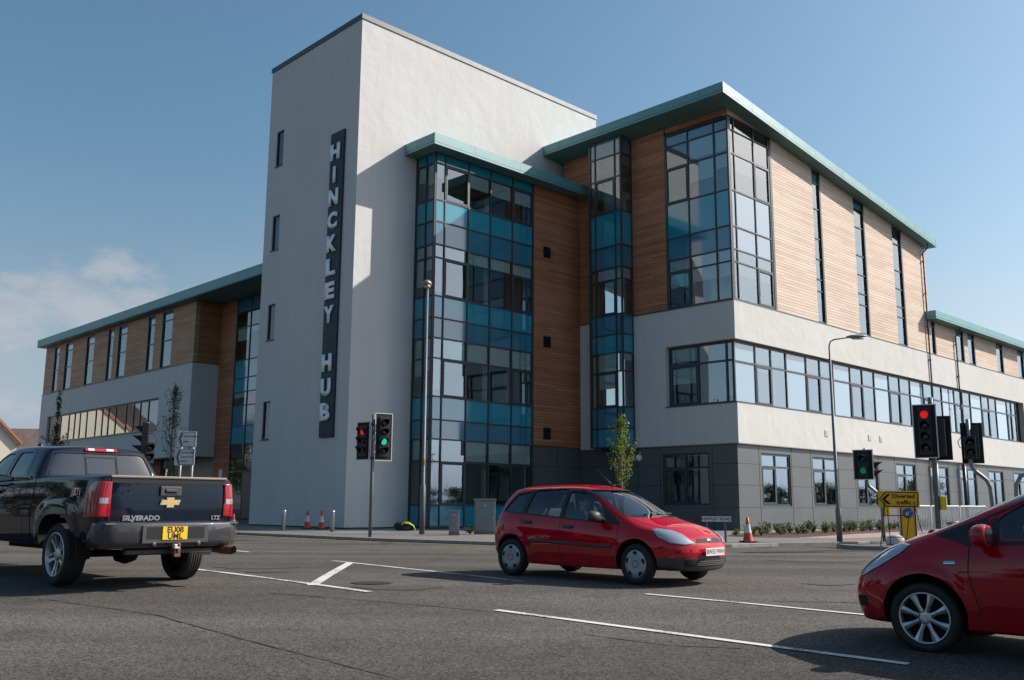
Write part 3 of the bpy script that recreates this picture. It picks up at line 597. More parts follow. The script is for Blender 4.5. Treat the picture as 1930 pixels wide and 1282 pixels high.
for z in (4.0,8.95): mb.box(7.05,11.9,8,53.5,z-.3,z)
for z in (8.9,): mb.box(5.45,7.049,25.8,53.5,z-.3,z)
mb.build('floor_slabs',[M_['carpet']],HUB)
mb=MB(); mb.box(8.5,8.6,25.5,53.5,4.1,14.0); mb.box(9,9.1,8,25,.1,14.0); mb.build('partition_wall',M_['inner'],HUB)
mb=MB(); mb.box(4.37,20,7.79,54.2,14.22,14.82); mb.build('roof_canopy',M_['teal'],HUB)
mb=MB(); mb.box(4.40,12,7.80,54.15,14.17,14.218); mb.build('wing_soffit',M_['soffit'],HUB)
mb=MB(); mb.box(6.86,6.895,16.3,21.3,.06,2.88); mb.build('entrance_door',M_['frame'],HUB,bevel=.01)
# name plates by the entrance
for z,c in ((2.85,(.6,.62,.7)),(1.95,(.02,.05,.05))):
    mb=MB(); mb.box(6.86,6.898,24.0,24.45,z-.25,z+.25); mb.build('wall_plaque',mat('plaque',c,.4),HUB)
# base plinth shadow gap
mb=MB(); mb.box(-.012,.0,-.01,7.78,0,.05); mb.box(-.01,3.2,-.012,0,0,.05); mb.build('base_trim',M_['joint'],HUB)
# ---------------- ground, road, pavements ----------------
def rz(y): return -.10-.024*max(0,14-y)**1.0 if y<14 else -.10
def rzs(y):   # smoothed
    return sum(rz(y+d) for d in (-2,-1,0,1,2))/5
def ground_sheet():
    bm=bmesh.new(); xs=[-600,-200,-80]+[i*4 for i in range(-15,16)]+[80,200,600]; ys=[-600,-200,-60,-30,-15]+[i*1.5 for i in range(-6,24)]+[40,60,100,200,800]
    V=[[bm.verts.new((x,y,rzs(y)-.004)) for y in ys] for x in xs]
    for i in range(len(xs)-1):
        for j in range(len(ys)-1): bm.faces.new((V[i][j],V[i+1][j],V[i+1][j+1],V[i][j+1])).smooth=True
    me=bpy.data.meshes.new('road'); bm.to_mesh(me); bm.free(); return tag(link('road',me,None,M_['asphalt']),kind='structure')
ground_sheet()
def slab(name,poly,z0,z1,m,kind='structure',top=None):
    mb=MB(); mb.prism(poly,Matrix(),z0,z1); o=mb.build(name,m); return tag(o,kind=kind) if kind else o
KERB=[(-60,76.0),(-14.8,38.6),(-9.57,33.95),(-4.22,29.25),(-.48,26.95),(2.6,26.05),(4.4,26.0),(6.1,26.6),(7.75,27.8),(10.45,28.95),(13.2,31.0),(17,34.3),(30,47),(70,88)]
def offset_line(L,d):
    out=[]
    for i,p in enumerate(L):
        a=Vector(L[max(i-1,0)]); b=Vector(L[min(i+1,len(L)-1)]); t=(b-a).normalized(); out.append((p[0]-t.y*d,p[1]+t.x*d))
    return out
inner=offset_line(KERB,.14)
M_['pave']=paving_mat('footway_asphalt',(.155,.135,.125),(.17,.15,.138),60,60); M_['pave'].node_tree.nodes['Principled BSDF'].inputs['Roughness'].default_value=.9
M_['slabs']=paving_mat('grey_paving',(.15,.165,.165),(.175,.185,.18),.6,.6,rot=-BANG)
M_['pink']=paving_mat('pink_block_paving',(.32,.21,.18),(.36,.26,.22),.4,.4,rot=-BANG)
slab('pavement',inner+[(70,400),(-60,400)],-.3,-.012,M_['pave'])
mb=MB()
n=len(KERB)
# kerb stones: one long run with joints every 0.9 m
def resample(L,step):
    out=[Vector(L[0])]; 
    for a,b in zip(L,L[1:]):
        a,b=Vector(a),Vector(b); k=max(1,int((b-a).length/step))
        out+= [a.lerp(b,(i+1)/k) for i in range(k)]
    return out
def kerb_run(mb,L,w,z0,z1,gap=.008,step=.92):
    P=resample(L,step)
    for a,b in zip(P,P[1:]):
        t=(b-a).normalized(); nrm=Vector((-t.y,t.x)); a2,b2=a+t*gap/2,b-t*gap/2
        q=[a2,b2,b2+nrm*w,a2+nrm*w]; q2=[a2+nrm*.012,b2+nrm*.012,b2+nrm*w,a2+nrm*w]
        v0=[mb.bm.verts.new((p.x,p.y,z0)) for p in q]; v1=[mb.bm.verts.new((p.x,p.y,z1-.012)) for p in q]; v2=[mb.bm.verts.new((p.x,p.y,z1)) for p in q2]
        for lo,hi in ((v0,v1),(v1,v2)):
            for k in range(4): mb._f([lo[k],lo[(k+1)%4],hi[(k+1)%4],hi[k]])
        mb._f(v2)
kerb_run(mb,[k for k in KERB if -20<k[0]<20] ,.14,-.25,0.0)
tag(mb.build('kerb',M_['kerb']),kind='structure')
# grey slabs next to the tower and pink paving on the right
def bq(name,pts,z,m):
    mb=MB(); mb._f([mb.bm.verts.new((*bw(*p)[:2],z)) for p in pts]); return tag(mb.build(name,m,recalc=False),kind='structure')
bq('paved_forecourt',[(-3.4,-5.0),(3,-5.6),(9,-6.0),(13,-6),(13,0),(0,0),(0,30),(7,30),(7,60),(-3,60)],-.006,M_['slabs'])
bq('pink_footway',[(7.5,-17.6),(13,-18.3),(15,-17.3),(50,-14.5),(50,-12.9),(14,-15.2),(7.0,-16.3)],-.006,M_['pink'])
# planting bed
M_['soil']=mat('bark_mulch',(.075,.04,.028),.95,var=.4,vscale=14,bump=1,bscale=30,bdist=.05)
bq('planting_bed',[(6.3,-15.4),(7.6,-16.3),(13.6,-15.4),(50,-12.8),(50,-11.0),(14,-12.4),(9,-12.6),(6.4,-14)],-.001,M_['soil'])
mb=MB()
for p,q in (((9,-12.6),(14,-12.4)),((14,-12.4),(50,-11.0))):
    a=bw(*p); c=bw(*q); kerb_run(mb,[(a.x,a.y),(c.x,c.y)],.06,-.1,.05)
tag(mb.build('edging_kerb',M_['kerb']),kind='structure')
# traffic island with the diversion sign
ISL=[(9.0,26.6),(9.25,25.9),(9.9,25.55),(10.7,25.6),(13.0,27.2),(18,31.5),(17.2,32.2),(12.2,28.3),(9.6,27.0)]
mb=MB(); kerb_run(mb,ISL+[ISL[0]],.14,-.25,.01,step=.6); tag(mb.build('island_kerb',M_['kerb']),kind='structure')
cx_=sum(p[0] for p in ISL)/len(ISL); cy_=sum(p[1] for p in ISL)/len(ISL)
slab('traffic_island',[(cx_+(p[0]-cx_)*.985,cy_+(p[1]-cy_)*.985) for p in ISL],-.2,-.004,M_['pave'])
# road markings
def stripe(name,a,b,w,m,off=.004,label=None):
    a=Vector(a);b=Vector(b); t=(b-a).normalized(); nn=Vector((-t.y,t.x))*w/2
    bm=bmesh.new(); k=max(1,int((b-a).length/.5)); prev=None
    rr=random.Random(int(a.x*100))
    for i in range(k+1):
        p=a.lerp(b,i/k); j1,j2=rr.uniform(-.006,.006),rr.uniform(-.006,.006)
        v=[bm.verts.new((*(p+nn*(1+j1*4)),rzs(p.y)+off)),bm.verts.new((*(p-nn*(1+j2*4)),rzs(p.y)+off))]
        if prev: bm.faces.new((prev[0],prev[1],v[1],v[0]))
        prev=v
    bmesh.ops.recalc_face_normals(bm,faces=bm.faces)
    for f in bm.faces:
        if f.normal.z<0: f.normal_flip()
    me=bpy.data.meshes.new(name); bm.to_mesh(me); bm.free(); return tag(link(name,me,None,m),kind='structure')
stripe('lane_line',(-.164,11.305),(3.31,8.168),.115,M_['roadwhite'])
stripe('lane_line',(1.815,13.025),(4.35,10.85),.10,M_['roadwhite'])
stripe('lane_line',(-3.576,19.431),(.177,14.71),.10,M_['roadwhite'])
stripe('lane_line',(-5.6,16.9),(-1.895,13.056),.12,M_['roadwhite'])
stripe('cross_line',(-2.83,13.87),(-3.12,18.85),.16,M_['roadwhite'],off=.005)
stripe('lane_line',(-7.6,24.4),(-6.1,22.5),.10,M_['roadwhite'])
yl=offset_line(KERB[1:6],-.22)
for a,b in zip(yl,yl[1:]): stripe('yellow_line',a,b,.09,M_['roadyellow'])
M_['tar']=mat('tar_joint',(.052,.049,.047),.85,var=.3,vscale=4)
def meander(pts,w,amp,seed):
    rr=random.Random(seed); bm=bmesh.new(); P=resample(pts,.12); prev=None; o=0
    for i,p in enumerate(P):
        t=(P[min(i+1,len(P)-1)]-P[max(i-1,0)]).normalized(); nn=Vector((-t.y,t.x)); o=o*.85+rr.gauss(0,amp); ww=w*rr.uniform(.35,1.25)
        a,b=p+nn*(o+ww/2),p+nn*(o-ww/2); v=[bm.verts.new((*a,rzs(a.y)+.002)),bm.verts.new((*b,rzs(b.y)+.002))]
        if prev: bm.faces.new((prev[0],prev[1],v[1],v[0]))
        prev=v
    for f in bm.faces:
        f.normal_update()
        if f.normal.z<0: f.normal_flip()
    me=bpy.data.meshes.new('tar_joint'); bm.to_mesh(me); bm.free(); tag(link('tar_joint',me,None,M_['tar']),kind='structure')
meander([(-8.2,12.9),(-6.41,12.22),(-5.7,12.0),(-3.85,10.7),(-2.35,9.04),(-.89,7.48),(.6,5.9)],.028,.005,1)
meander([(-.2,11.2),(-1.6,12.0),(-3.2,12.9)],.035,.006,2)
meander([(.72,9.62),(1.41,9.04),(2.1,8.9)],.03,.006,3)
meander([(3.35,12.32),(4.52,12.22),(6.0,12.4)],.06,.004,4)
meander([(-3.6,17.6),(-1.8,15.9),(.5,13.9)],.02,.004,5)
M_['patch']=mat('worn_asphalt_patch',(.062,.052,.05),.85,var=.25,vscale=9,bump=.6,bscale=70,bdist=.006)
def manhole(x,y,r,m):
    mb=MB(); mb._f([mb.bm.verts.new((x+r*cos(t*pi/12),y+r*.8*sin(t*pi/12),rzs(y+r*.8*sin(t*pi/12))+.003)) for t in range(24)]); tag(mb.build('manhole_cover',m,recalc=False),kind='structure')
def worn(x,y,r,seed):
    rr=random.Random(seed); mb=MB(); n=26; P=[(x+r*(1+.28*sin(3*t)+.12*rr.uniform(-1,1))*cos(t),y+r*.6*(1+.2*cos(2*t)+.12*rr.uniform(-1,1))*sin(t)) for t in [2*pi*k/n for k in range(n)]]
    mb._f([mb.bm.verts.new((px,py,rzs(py)+.0025)) for px,py in P]); tag(mb.build('worn_patch',M_['patch'],recalc=False),kind='structure')
for a in ((-1.6,13.6,.55,1),(-4.6,17.3,.7,2),(6.6,20.5,.9,3),(1.4,20.6,.8,4),(4.8,14.6,.35,5)): worn(*a)
M_['iron']=mat('cast_iron_cover',(.05,.045,.042),.6,.4,var=.3,vscale=30,bump=.8,bscale=60,bdist=.01)
manhole(-2.05,14.3,.30,M_['iron'])
def gully(p):
    x,y=p; mb=MB(); mb.quad((x-.22,y-.22,rzs(y)+.003),(x+.22,y-.22,rzs(y)+.003),(x+.22,y+.22,rzs(y)+.003),(x-.22,y+.22,rzs(y)+.003)); tag(mb.build('drain_cover',M_['iron'],recalc=False),kind='structure')
gully((-3.6,28.3)); gully((7.0,26.7)); manhole(-4.1,16.3,.35,M_['patch'])
# ---------------- street furniture ----------------
M_['red_on']=mat('lamp_red_lit',(.3,.005,.005),.3,emis=(1,.02,.03,.42)); M_['green_on']=mat('lamp_green_lit',(0,.25,.15),.3,emis=(.02,.75,.5,.55))
M_['green_dim']=mat('lamp_green_dim',(0,.10,.07),.3,emis=(.02,.5,.36,.12)); M_['lens']=mat('dark_lens',(.01,.01,.01),.15,coat=.5); M_['yellow']=mat('yellow_plastic',(.78,.50,.02),.45)
M_['orange_y']=mat('amber_sign_face',(.88,.45,.012),.45,var=.06,vscale=4); M_['conered']=mat('cone_red',(.62,.05,.025),.5,var=.15,vscale=12); M_['conewhite']=mat('cone_white',(.62,.62,.6),.5,var=.1)
M_['rubber']=mat('black_rubber',(.018,.017,.017),.75,var=.3,vscale=10); M_['cab']=mat('cabinet_grey_green',(.20,.22,.215),.55,var=.12,vscale=3); M_['steel']=mat('stainless_steel',(.42,.42,.42),.3,.85,var=.1)
M_['blue']=mat('sign_blue',(.01,.12,.42),.4); M_['plate_w']=mat('reflective_white',(.62,.62,.60),.4)
M_['rusty']=mat('rusty_paint',(.20,.13,.07),.8,var=.4,vscale=20)
def signal_head(name, n, lit, parent, M, board=True, aspect=.295, bh=None, dim=False):
    """signal head facing local -Y, origin at its centre"""
    h=n*aspect+.10; bw_=.60; bh=bh or h+.24
    def put(o): o.parent=parent; o.matrix_local=M; return o
    head=None
    b=MB(); b.box(-.16,.16,0,.20,-h/2,h/2); head=put(b.build(name,M_['black'],None,bevel=.015))
    if board:
        b=MB(); b.box(-bw_/2,bw_/2,.03,.045,-bh/2,bh/2); o=b.build('backing_board',M_['matt'],head,bevel=.004)
        b=MB(); w=.026
        for x0,x1,z0,z1 in ((-bw_/2,-bw_/2+w,-bh/2,bh/2),(bw_/2-w,bw_/2,-bh/2,bh/2),(-bw_/2+w,bw_/2-w,-bh/2,-bh/2+w),(-bw_/2+w,bw_/2-w,bh/2-w,bh/2)): b.box(x0,x1,.022,.0295,z0,z1)
        b.build('white_border',M_['plate_w'],head)
    for k in range(n):
        z=h/2-.05-aspect*(k+.5); A=basis((0,0,z),(1,0,0),(0,0,1))  # local z -> -Y
        b=MB(); b.lathe([(.105,.004),(.10,.02),(.06,.035),(0,.04)],A,n=20)
        b.build('lens',M_['red_on'] if (lit==k and k==0) else M_['green_dim' if dim else 'green_on'] if lit==k else M_['lens'],head)
        b=MB(); nn=18; L=.24
        ring=[[],[],[],[]]
        for q in range(nn+1):
            t=radians(-52)+(radians(284))*q/nn
            for r_,(rad,dep) in enumerate(((.118,0),(.118,.03+L*max(0,(sin(t)+.55)/1.55)),(.110,.03+L*max(0,(sin(t)+.55)/1.55)),(.110,0))):
                ring[r_].append(b.bm.verts.new(A@Vector((rad*cos(t),rad*sin(t),dep))))
        for r_ in range(3):
            for q in range(nn): b._f([ring[r_][q],ring[r_][q+1],ring[r_+1][q+1],ring[r_+1][q]])
        b.build('visor',M_['matt'],head)
    return head
def face_M(x,y,z,yaw):   # yaw: direction the lenses look to, degrees (world, 0 = toward camera -Y)
    return Matrix.Translation((x,y,z))@Matrix.Rotation(radians(yaw),4,'Z')
def post(mb, pts, r): mb.tube(pts,r,12)
# signal by the tower
s=empty('traffic_signal',(-4.42,30.23,0),0,'two-headed traffic signal on a straight pole in front of the white tower','traffic signal','traffic signals at the junction')
b=MB(); b.tube([(0,0,0),(0,0,3.85)],.057,12); b.tube([(0,0,2.42),(0,0,2.5)],.085,12); b.tube([(0,0,3.5),(0,0,3.58)],.08,12); b.build('pole',M_['galvd'],s)
signal_head('signal_head',3,0,s,face_M(-.33,-.05,3.0,-38)); signal_head('signal_head',4,2,s,face_M(.35,-.05,3.13,30))
# S-bend signal near the right corner
s=empty('traffic_signal',(11.3,29.1,0),0,'green-lit traffic signal on an s-bent pole behind the amber diversion sign','traffic signal','traffic signals at the junction')
b=MB(); b.tube([(.0,0,0),(-.01,0,1.0),(-.02,0,1.28),(-.08,0,1.42),(-.22,0,1.53),(-.36,0,1.64),(-.42,0,1.76),(-.44,0,1.95),(-.44,0,2.8)],.05,12); b.build('pole',M_['galv'],s)
signal_head('signal_head',2,1,s,face_M(-.56,-.12,2.30,-34),bh=.92,aspect=.34,dim=True); signal_head('pedestrian_head',2,-1,s,face_M(-.2,-.02,2.16,75),board=False,aspect=.25)
b=MB(); b.box(.03,.19,-.13,.0,.78,1.12); b.build('push_button_box',M_['yellow'],s,bevel=.02)
# tall signal
S3=Vector((11.27,25.3,-.05)) 
s=empty('traffic_signal',S3,0,'large red-lit traffic signal on a thick straight pole in front of the grey ground floor','traffic signal','traffic signals at the junction')
b=MB(); b.tube([(0,0,0),(.02,0,4.0)],.07,14); b.build('pole',M_['galvd'],s)
signal_head('signal_head',4,0,s,face_M(-.22,-.1,3.09,-30),bh=1.44); signal_head('signal_head',3,-1,s,face_M(.25,.12,2.92,152),bh=1.18)
b=MB(); b.box(.06,.22,-.12,.04,1.02,1.38); b.build('push_button_box',M_['yellow'],s,bevel=.02)
# second S-bend signal seen from behind
s=empty('traffic_signal',(14.1,28.0,-.1),0,'traffic signal seen from behind on an s-bent pole above the red car','traffic signal','traffic signals at the junction')
b=MB(); b.tube([(0,0,0),(0,0,1.3),(-.02,0,1.72),(-.1,0,1.92),(-.26,0,2.06),(-.42,0,2.18),(-.52,0,2.32),(-.54,0,2.5),(-.54,0,3.72)],.06,12); b.build('pole',M_['galv'],s)
signal_head('signal_head',3,-1,s,face_M(-.40,.13,3.02,165),bh=1.2); signal_head('pedestrian_head',2,-1,s,face_M(-.58,-.12,2.88,-20),board=False,aspect=.29)
b=MB(); b.tube([(-.6,0,3.2),(-.78,-.05,3.2),(-.9,-.05,3.05),(-.86,-.05,2.88),(-.72,-.05,2.84)],.012,8); b.build('cable_loop',M_['black'],s)
# far right one, mostly out of frame
s=empty('traffic_signal',(15.25,28.0,-.1),0,'curved pole of a traffic signal cut off by the right edge','traffic signal','traffic signals at the junction')
b=MB(); b.tube([(-.42,0,0),(-.42,0,1.5),(-.40,0,1.8),(-.25,0,2.05),(0,0,2.15),(.25,0,2.25),(.35,0,2.6),(.35,0,3.6)],.06,12); b.build('pole',M_['galv'],s)
signal_head('signal_head',3,-1,s,face_M(.62,.1,3.05,150))
# signal behind the pickup
s=empty('traffic_signal',(-11.18,29.0,0),0,'black traffic signal seen side-on above the roof of the dark pickup','traffic signal','traffic signals at the junction')
b=MB(); b.tube([(0,0,0),(0,0,3.45)],.05,12); b.build('pole',M_['galvd'],s)
signal_head('signal_head',3,-1,s,face_M(-.14,-.05,2.92,-72),board=False,aspect=.3); signal_head('pedestrian_head',2,-1,s,face_M(.12,-.05,2.52,40),board=False,aspect=.28)
b=MB(); b.tube([(.05,0,3.1),(.2,-.02,3.1),(.33,-.02,2.95),(.28,-.02,2.78),(.15,-.02,2.76)],.012,8); b.build('cable_loop',M_['black'],s)
# ---- lamp posts ----
s=empty('street_lamp',(-3.06,33.14,0),0,'tall grey street lamp in front of the blue glass bay','street lamp','street lamps')
b=MB(); b.tube([(0,0,0),(0,0,1.65),(0,0,1.72),(0,0,8.75)],[.095,.095,.065,.045],14); b.build('pole',M_['galvd'],s)
b=MB(); b.lathe([(.092,0),(.098,.01),(.098,.28),(.092,.29)],Matrix.Translation((0,0,.0)),n=16); b.bm.free(); b=MB(); b.lathe([(.066,2.35),(.068,2.36),(.068,2.56),(.066,2.57)],n=16); b.build('rusty_band',M_['rusty'],s)
b=MB(); b.lathe([(0,.16),(.10,.15),(.16,.09),(.17,.02),(.13,-.02),(0,-.03)],Matrix.Translation((0,-.1,8.78))@Matrix.Scale(1.7,4,(0,1,0)),n=20); b.build('lantern',M_['galv'],s)
b=MB(); b.lathe([(0,-.12),(.08,-.10),(.13,-.03),(0,-.02)],Matrix.Translation((0,-.12,8.77))@Matrix.Scale(1.6,4,(0,1,0)),n=18); b.build('lens_bowl',mat('yellowed_lens',(.42,.33,.20),.3),s)
s=empty('street_lamp',(9.87,28.86,0),0,'slim street lamp with a bent arm before the grey ribbon-windowed wall','street lamp','street lamps')
b=MB(); b.tube([(0,0,0),(0,0,.95),(0,0,1.02),(-.02,0,5.55)],[.085,.085,.055,.04],14); b.tube([(-.02,0,5.5),(-.02,0,5.95),(0.02,-.02,6.08),(.12,-.04,6.14),(.55,-.1,6.2)],.022,10); b.box(-.05,-.01,-.08,-.05,1.95,2.15); b.build('pole',M_['galvd'],s)
b=MB(); b.lathe([(0,.0),(.06,.02),(.12,.14),(.13,.3),(.10,.5),(.04,.62),(0,.64)],basis((.5,-.1,6.22),(0,1,0),(-.05,0,1))@Matrix.Scale(.45,4,(0,1,0)),n=20); b.build('lantern',M_['galv'],s)
b=MB(); b.lathe([(0,-.01),(.09,0),(.10,.02),(0,.03)],Matrix.Translation((.85,-.1,6.15))@Matrix.Scale(2.0,4,(1,0,0)),n=18); b.build('lens_bowl',M_['plate_w'],s)
# ---- bollards ----
for k,(x,y,lab) in enumerate(((-8.61,36.4,'slim steel bollard left of the two cones by the tower'),(-6.59,35.48,'slim steel bollard right of the two cones, near the tower corner'))):
    b=MB(); b.lathe([(.0,0),(.075,0),(.075,.72),(.07,.76),(.0,.775)],n=18); o=b.build('bollard',M_['steel']); o.location=(x,y,0); tag(o,lab,'bollard','steel bollards by the tower')
# ---- cones ----
def cone(loc, sc, label, dark=1.0, group=None):
    e=empty('traffic_cone',loc,random.random(),label,'traffic cone',group); e.scale=(sc,sc,sc)
    b=MB(); b.box(-.21,.21,-.21,.21,0,.035); b.build('base',M_['rubber'],e,bevel=.01)
    b=MB(); b.lathe([(.155,.03),(.15,.05),(.105,.28),(.062,.52),(.036,.73),(.0,.745)],n=20); b.build('cone_body',M_['conered'],e)
    b=MB(); b.lathe([(.109,.275),(.067,.525)],n=20); b.build('reflective_sleeve',M_['conewhite'],e); return e
cone((-8.33,39.3,0),1,'left red and white cone against the tower foot',group='cones against the tower'); cone((-7.61,38.6,0),1,'right red and white cone against the tower foot',group='cones against the tower')
cone((6.9,27.96,0),.97,'red and white traffic cone on the kerb beside the planted shrubs')
cone((-9.2,31.8,0),.9,'red cone half hidden behind the tailgate of the dark pickup')
# ---- cabinets ----
def cabinet(x,y,w,d,h,rz_,label,m):
    e=empty('roadside_cabinet',(x,y,0),rz_,label,'cabinet')
    b=MB(); b.box(-w/2,w/2,-d/2,d/2,.0,.09); b.build('plinth',M_['galvd'],e)
    b=MB(); b.box(-w/2+.01,w/2-.01,-d/2+.01,d/2-.01,.09,h-.05); b.build('body',m,e,bevel=.008)
    b=MB(); b.box(-w/2-.02,w/2+.02,-d/2-.02,d/2+.02,h-.05,h); b.build('lid',m,e,bevel=.008)
    b=MB(); b.box(-w/2+.05,w/2-.05,-d/2-.004,-d/2+.01,.14,h-.09); dr=b.build('door',m,e,bevel=.004)
    b=MB(); b.box(-.04,.04,-d/2-.008,-d/2-.003,h*.80,h*.80+.03); b.build('label_plate',M_['plate_w'],dr)
    b=MB(); b.lathe([(0,0),(.018,0),(.018,.02),(0,.02)],basis((w/2-.10,-d/2-.004,h*.45),(1,0,0),(0,0,1)),n=12); b.build('lock',M_['steel'],dr)
cabinet(-1.92,32.6,.37,.30,.82,.05,'small pale grey service cabinet left of the larger one',M_['galv'])
cabinet(-.92,33.95,.76,.36,1.22,.04,'larger grey green service cabinet behind the red hatchback',M_['cab'])
# ---- bag with hi-vis jacket ----
e=empty('rucksack',(-4.05,36.9,0),.3,'black rucksack with a lime jacket lying at the foot of the tower','bag')
def blob(name,m,parent,sx,sy,sz,loc,seed):
    bm=bmesh.new(); bmesh.ops.create_icosphere(bm,subdivisions=3,radius=1)
    r=random.Random(seed); off=[Vector((r.uniform(-1,1),r.uniform(-1,1),r.uniform(-1,1))).normalized() for _ in range(14)]
    for v in bm.verts:
        n=v.co.normalized(); d=1+sum(.10*max(0,n.dot(q))**6*(1 if i%2 else -1) for i,q in enumerate(off)); v.co=Vector((n.x*sx*d,n.y*sy*d,max(-.45,n.z)*sz*d))+Vector(loc)
    for f in bm.faces: f.smooth=True
    me=bpy.data.meshes.new(name); bm.to_mesh(me); bm.free(); return link(name,me,parent,m)
blob('bag_body',M_['matt'],e,.38,.25,.24,(-.05,0,.12),3)
b=MB(); rr=random.Random(4)
pts=[(-.20,-.14,.28),(-.05,-.2,.33),(.12,-.2,.31),(.30,-.16,.20),(.38,-.12,.03)]
prev=None
for i in range(17):
    t=i/16*4; k=min(3,int(t)); p=Vector(pts[k]).lerp(Vector(pts[k+1]),t-k); w=.09+.03*sin(i*1.7)
    v=[b.bm.verts.new(p+Vector((0,-.05-.01*sin(i*2.3),-w*.6))),b.bm.verts.new(p+Vector((0,.0,.02))),b.bm.verts.new(p+Vector((.02,.16,-.01)))]
    if prev:
        for q in range(2): f=b._f([prev[q],prev[q+1],v[q+1],v[q]]); f.smooth=True
    prev=v
o=b.build('jacket',mat('lime_hi_vis',(.26,.40,.02),.8),e); md=o.modifiers.new('s','SOLIDIFY'); md.thickness=.02
# ---- street name plate ----
e=empty('street_name_sign',(5.98,27.9,0),-.12,'low white street name plate HAWLEY ROAD on two short posts','street sign')
for x in (-.27,.25):
    b=MB(); b.box(x-.028,x+.028,-.0,.05,0,.72); b.build('leg',M_['galvd'],e)
b=MB(); b.box(-.42,.42,-.022,-.002,.58,.73); pl=b.build('plate',M_['plate_w'],e,bevel=.004)
b=MB(); b.add(text_mesh('HAWLEY ROAD',.118,0,.003),basis((0,-.0225,.655),(1,0,0),(0,0,1))); b.build('lettering',M_['black'],pl,recalc=False)
# ---- direction sign ----
e=empty('direction_sign',(-10.86,31.6,0),-.10,'white two-panel direction sign TOWN CENTRE on grey posts behind the pickup','road sign')
for x in (-.17,.24):
    b=MB(); b.tube([(x,.04,0),(x,.04,3.3)],.045,12); b.build('post',M_['galv'],e)
def sign_panel(z0,z1,x0,x1,lines,e):
    b=MB(); b.box(x0,x1,-.03,-.01,z0,z1); p=b.build('sign_panel',M_['plate_w'],e,bevel=.01)
    b=MB(); w=.014; a,c,d,f=x0+.03,x1-.04,z0+.03,z1-.03
    pts=[(a+.02,(d+f)/2),(a+.12,f),(c,f),(c,d),(a+.12,d)]
    for q in range(5):
        p1,p2=Vector(pts[q]),Vector(pts[(q+1)%5]); t=(p2-p1).normalized(); nn=Vector((-t.y,t.x))*w/2
        b.quad(*[(v.x,-.033,v.y) for v in (p1+nn,p2+nn,p2-nn,p1-nn)])
    zc=(d+f)/2; h=(f-d)/2-.03
    b.quad((a+.05,-.0335,zc),(a+.13,-.0335,zc+h),(a+.18,-.0335,zc+h),(a+.10,-.0335,zc)); b.quad((a+.05,-.0335,zc),(a+.10,-.0335,zc),(a+.18,-.0335,zc-h),(a+.13,-.0335,zc-h))
    for txt,zz,s_ in lines: b.add(text_mesh(txt,s_,0,.002,'LEFT'),basis((a+.20,-.0335,zz),(1,0,0),(0,0,1)))
    b.build('lettering',M_['black'],p,recalc=False); return p
sign_panel(2.84,3.37,-.31,.36,[('Town Centre',3.20,.082),('B590',3.02,.082)],e)
p=sign_panel(2.24,2.79,-.36,.34,[('Car Parks',2.66,.075),('Leisure Centre',2.52,.07),('Library',2.38,.075)],e)
b=MB(); b.box(.20,.29,-.036,-.031,2.62,2.72); bp=b.build('parking_symbol',M_['blue'],p)
b=MB(); b.add(text_mesh('P',.10,0,.002),basis((.245,-.0365,2.67),(1,0,0),(0,0,1))); b.build('lettering',M_['plate_w'],bp,recalc=False)
# ---- diverted traffic sign on a folding frame ----
e=empty('diversion_sign',(10.36,25.8,0),-.16,'amber board reading Diverted traffic with a left arrow on a folding frame','road sign')
b=MB(); b.box(-.46,.68,-.02,0,1.16,1.66)
pl=b.build('sign_plate',M_['orange_y'],e,bevel=.006)
b=MB(); w=.03; pts=[(-.42,1.42),(-.24,1.63),(.62,1.61),(.655,1.57),(.62,1.22),(.58,1.19),(-.25,1.20)]
for q in range(7):
    p1,p2=Vector(pts[q]),Vector(pts[(q+1)%7]); t=(p2-p1).normalized(); nn=Vector((-t.y,t.x))*w/2
    b.quad(*[(v.x,-.023,v.y) for v in (p1+nn,p2+nn,p2-nn,p1-nn)])
b.quad((-.36,-.0235,1.415),(-.20,-.0235,1.57),(-.10,-.0235,1.57),(-.26,-.0235,1.415)); b.quad((-.36,-.0235,1.415),(-.26,-.0235,1.415),(-.10,-.0235,1.26),(-.20,-.0235,1.26))
b.add(text_mesh('Diverted',.175,0,.005),basis((.245,-.0235,1.50),(1,0,0),(0,0,1))); b.add(text_mesh('traffic',.175,0,.005),basis((.245,-.0235,1.31),(1,0,0),(0,0,1))); b.build('lettering',M_['matt'],pl,recalc=False)
for (x0,x1,y0,y1) in ((-.28,-.52,-.03,-.30),(-.22,-.08,.02,.45),(.52,.70,-.03,-.30),(.44,.34,.02,.45)):
    b=MB(); b.tube([(x0,y0,1.35),(x1,y1,.0)],.013,8); b.build('leg',M_['matt'],e)
b=MB(); b.tube([(-.36,-.12,.92),(.60,-.12,.92)],.012,8); b.tube([(-.46,-.22,.28),(.2,-.22,.28)],.012,8); b.build('cross_bar',M_['matt'],e)
e.scale=(.93,.93,.88)
# sandbag
o=blob('sandbag',mat('white_sandbag',(.52,.52,.50),.85,var=.15,vscale=5),None,.26,.15,.20,(0,0,.09),9); o.location=(10.55,26.4,0); tag(o,'dirty white sandbag lying behind the legs of the diversion sign','sandbag')
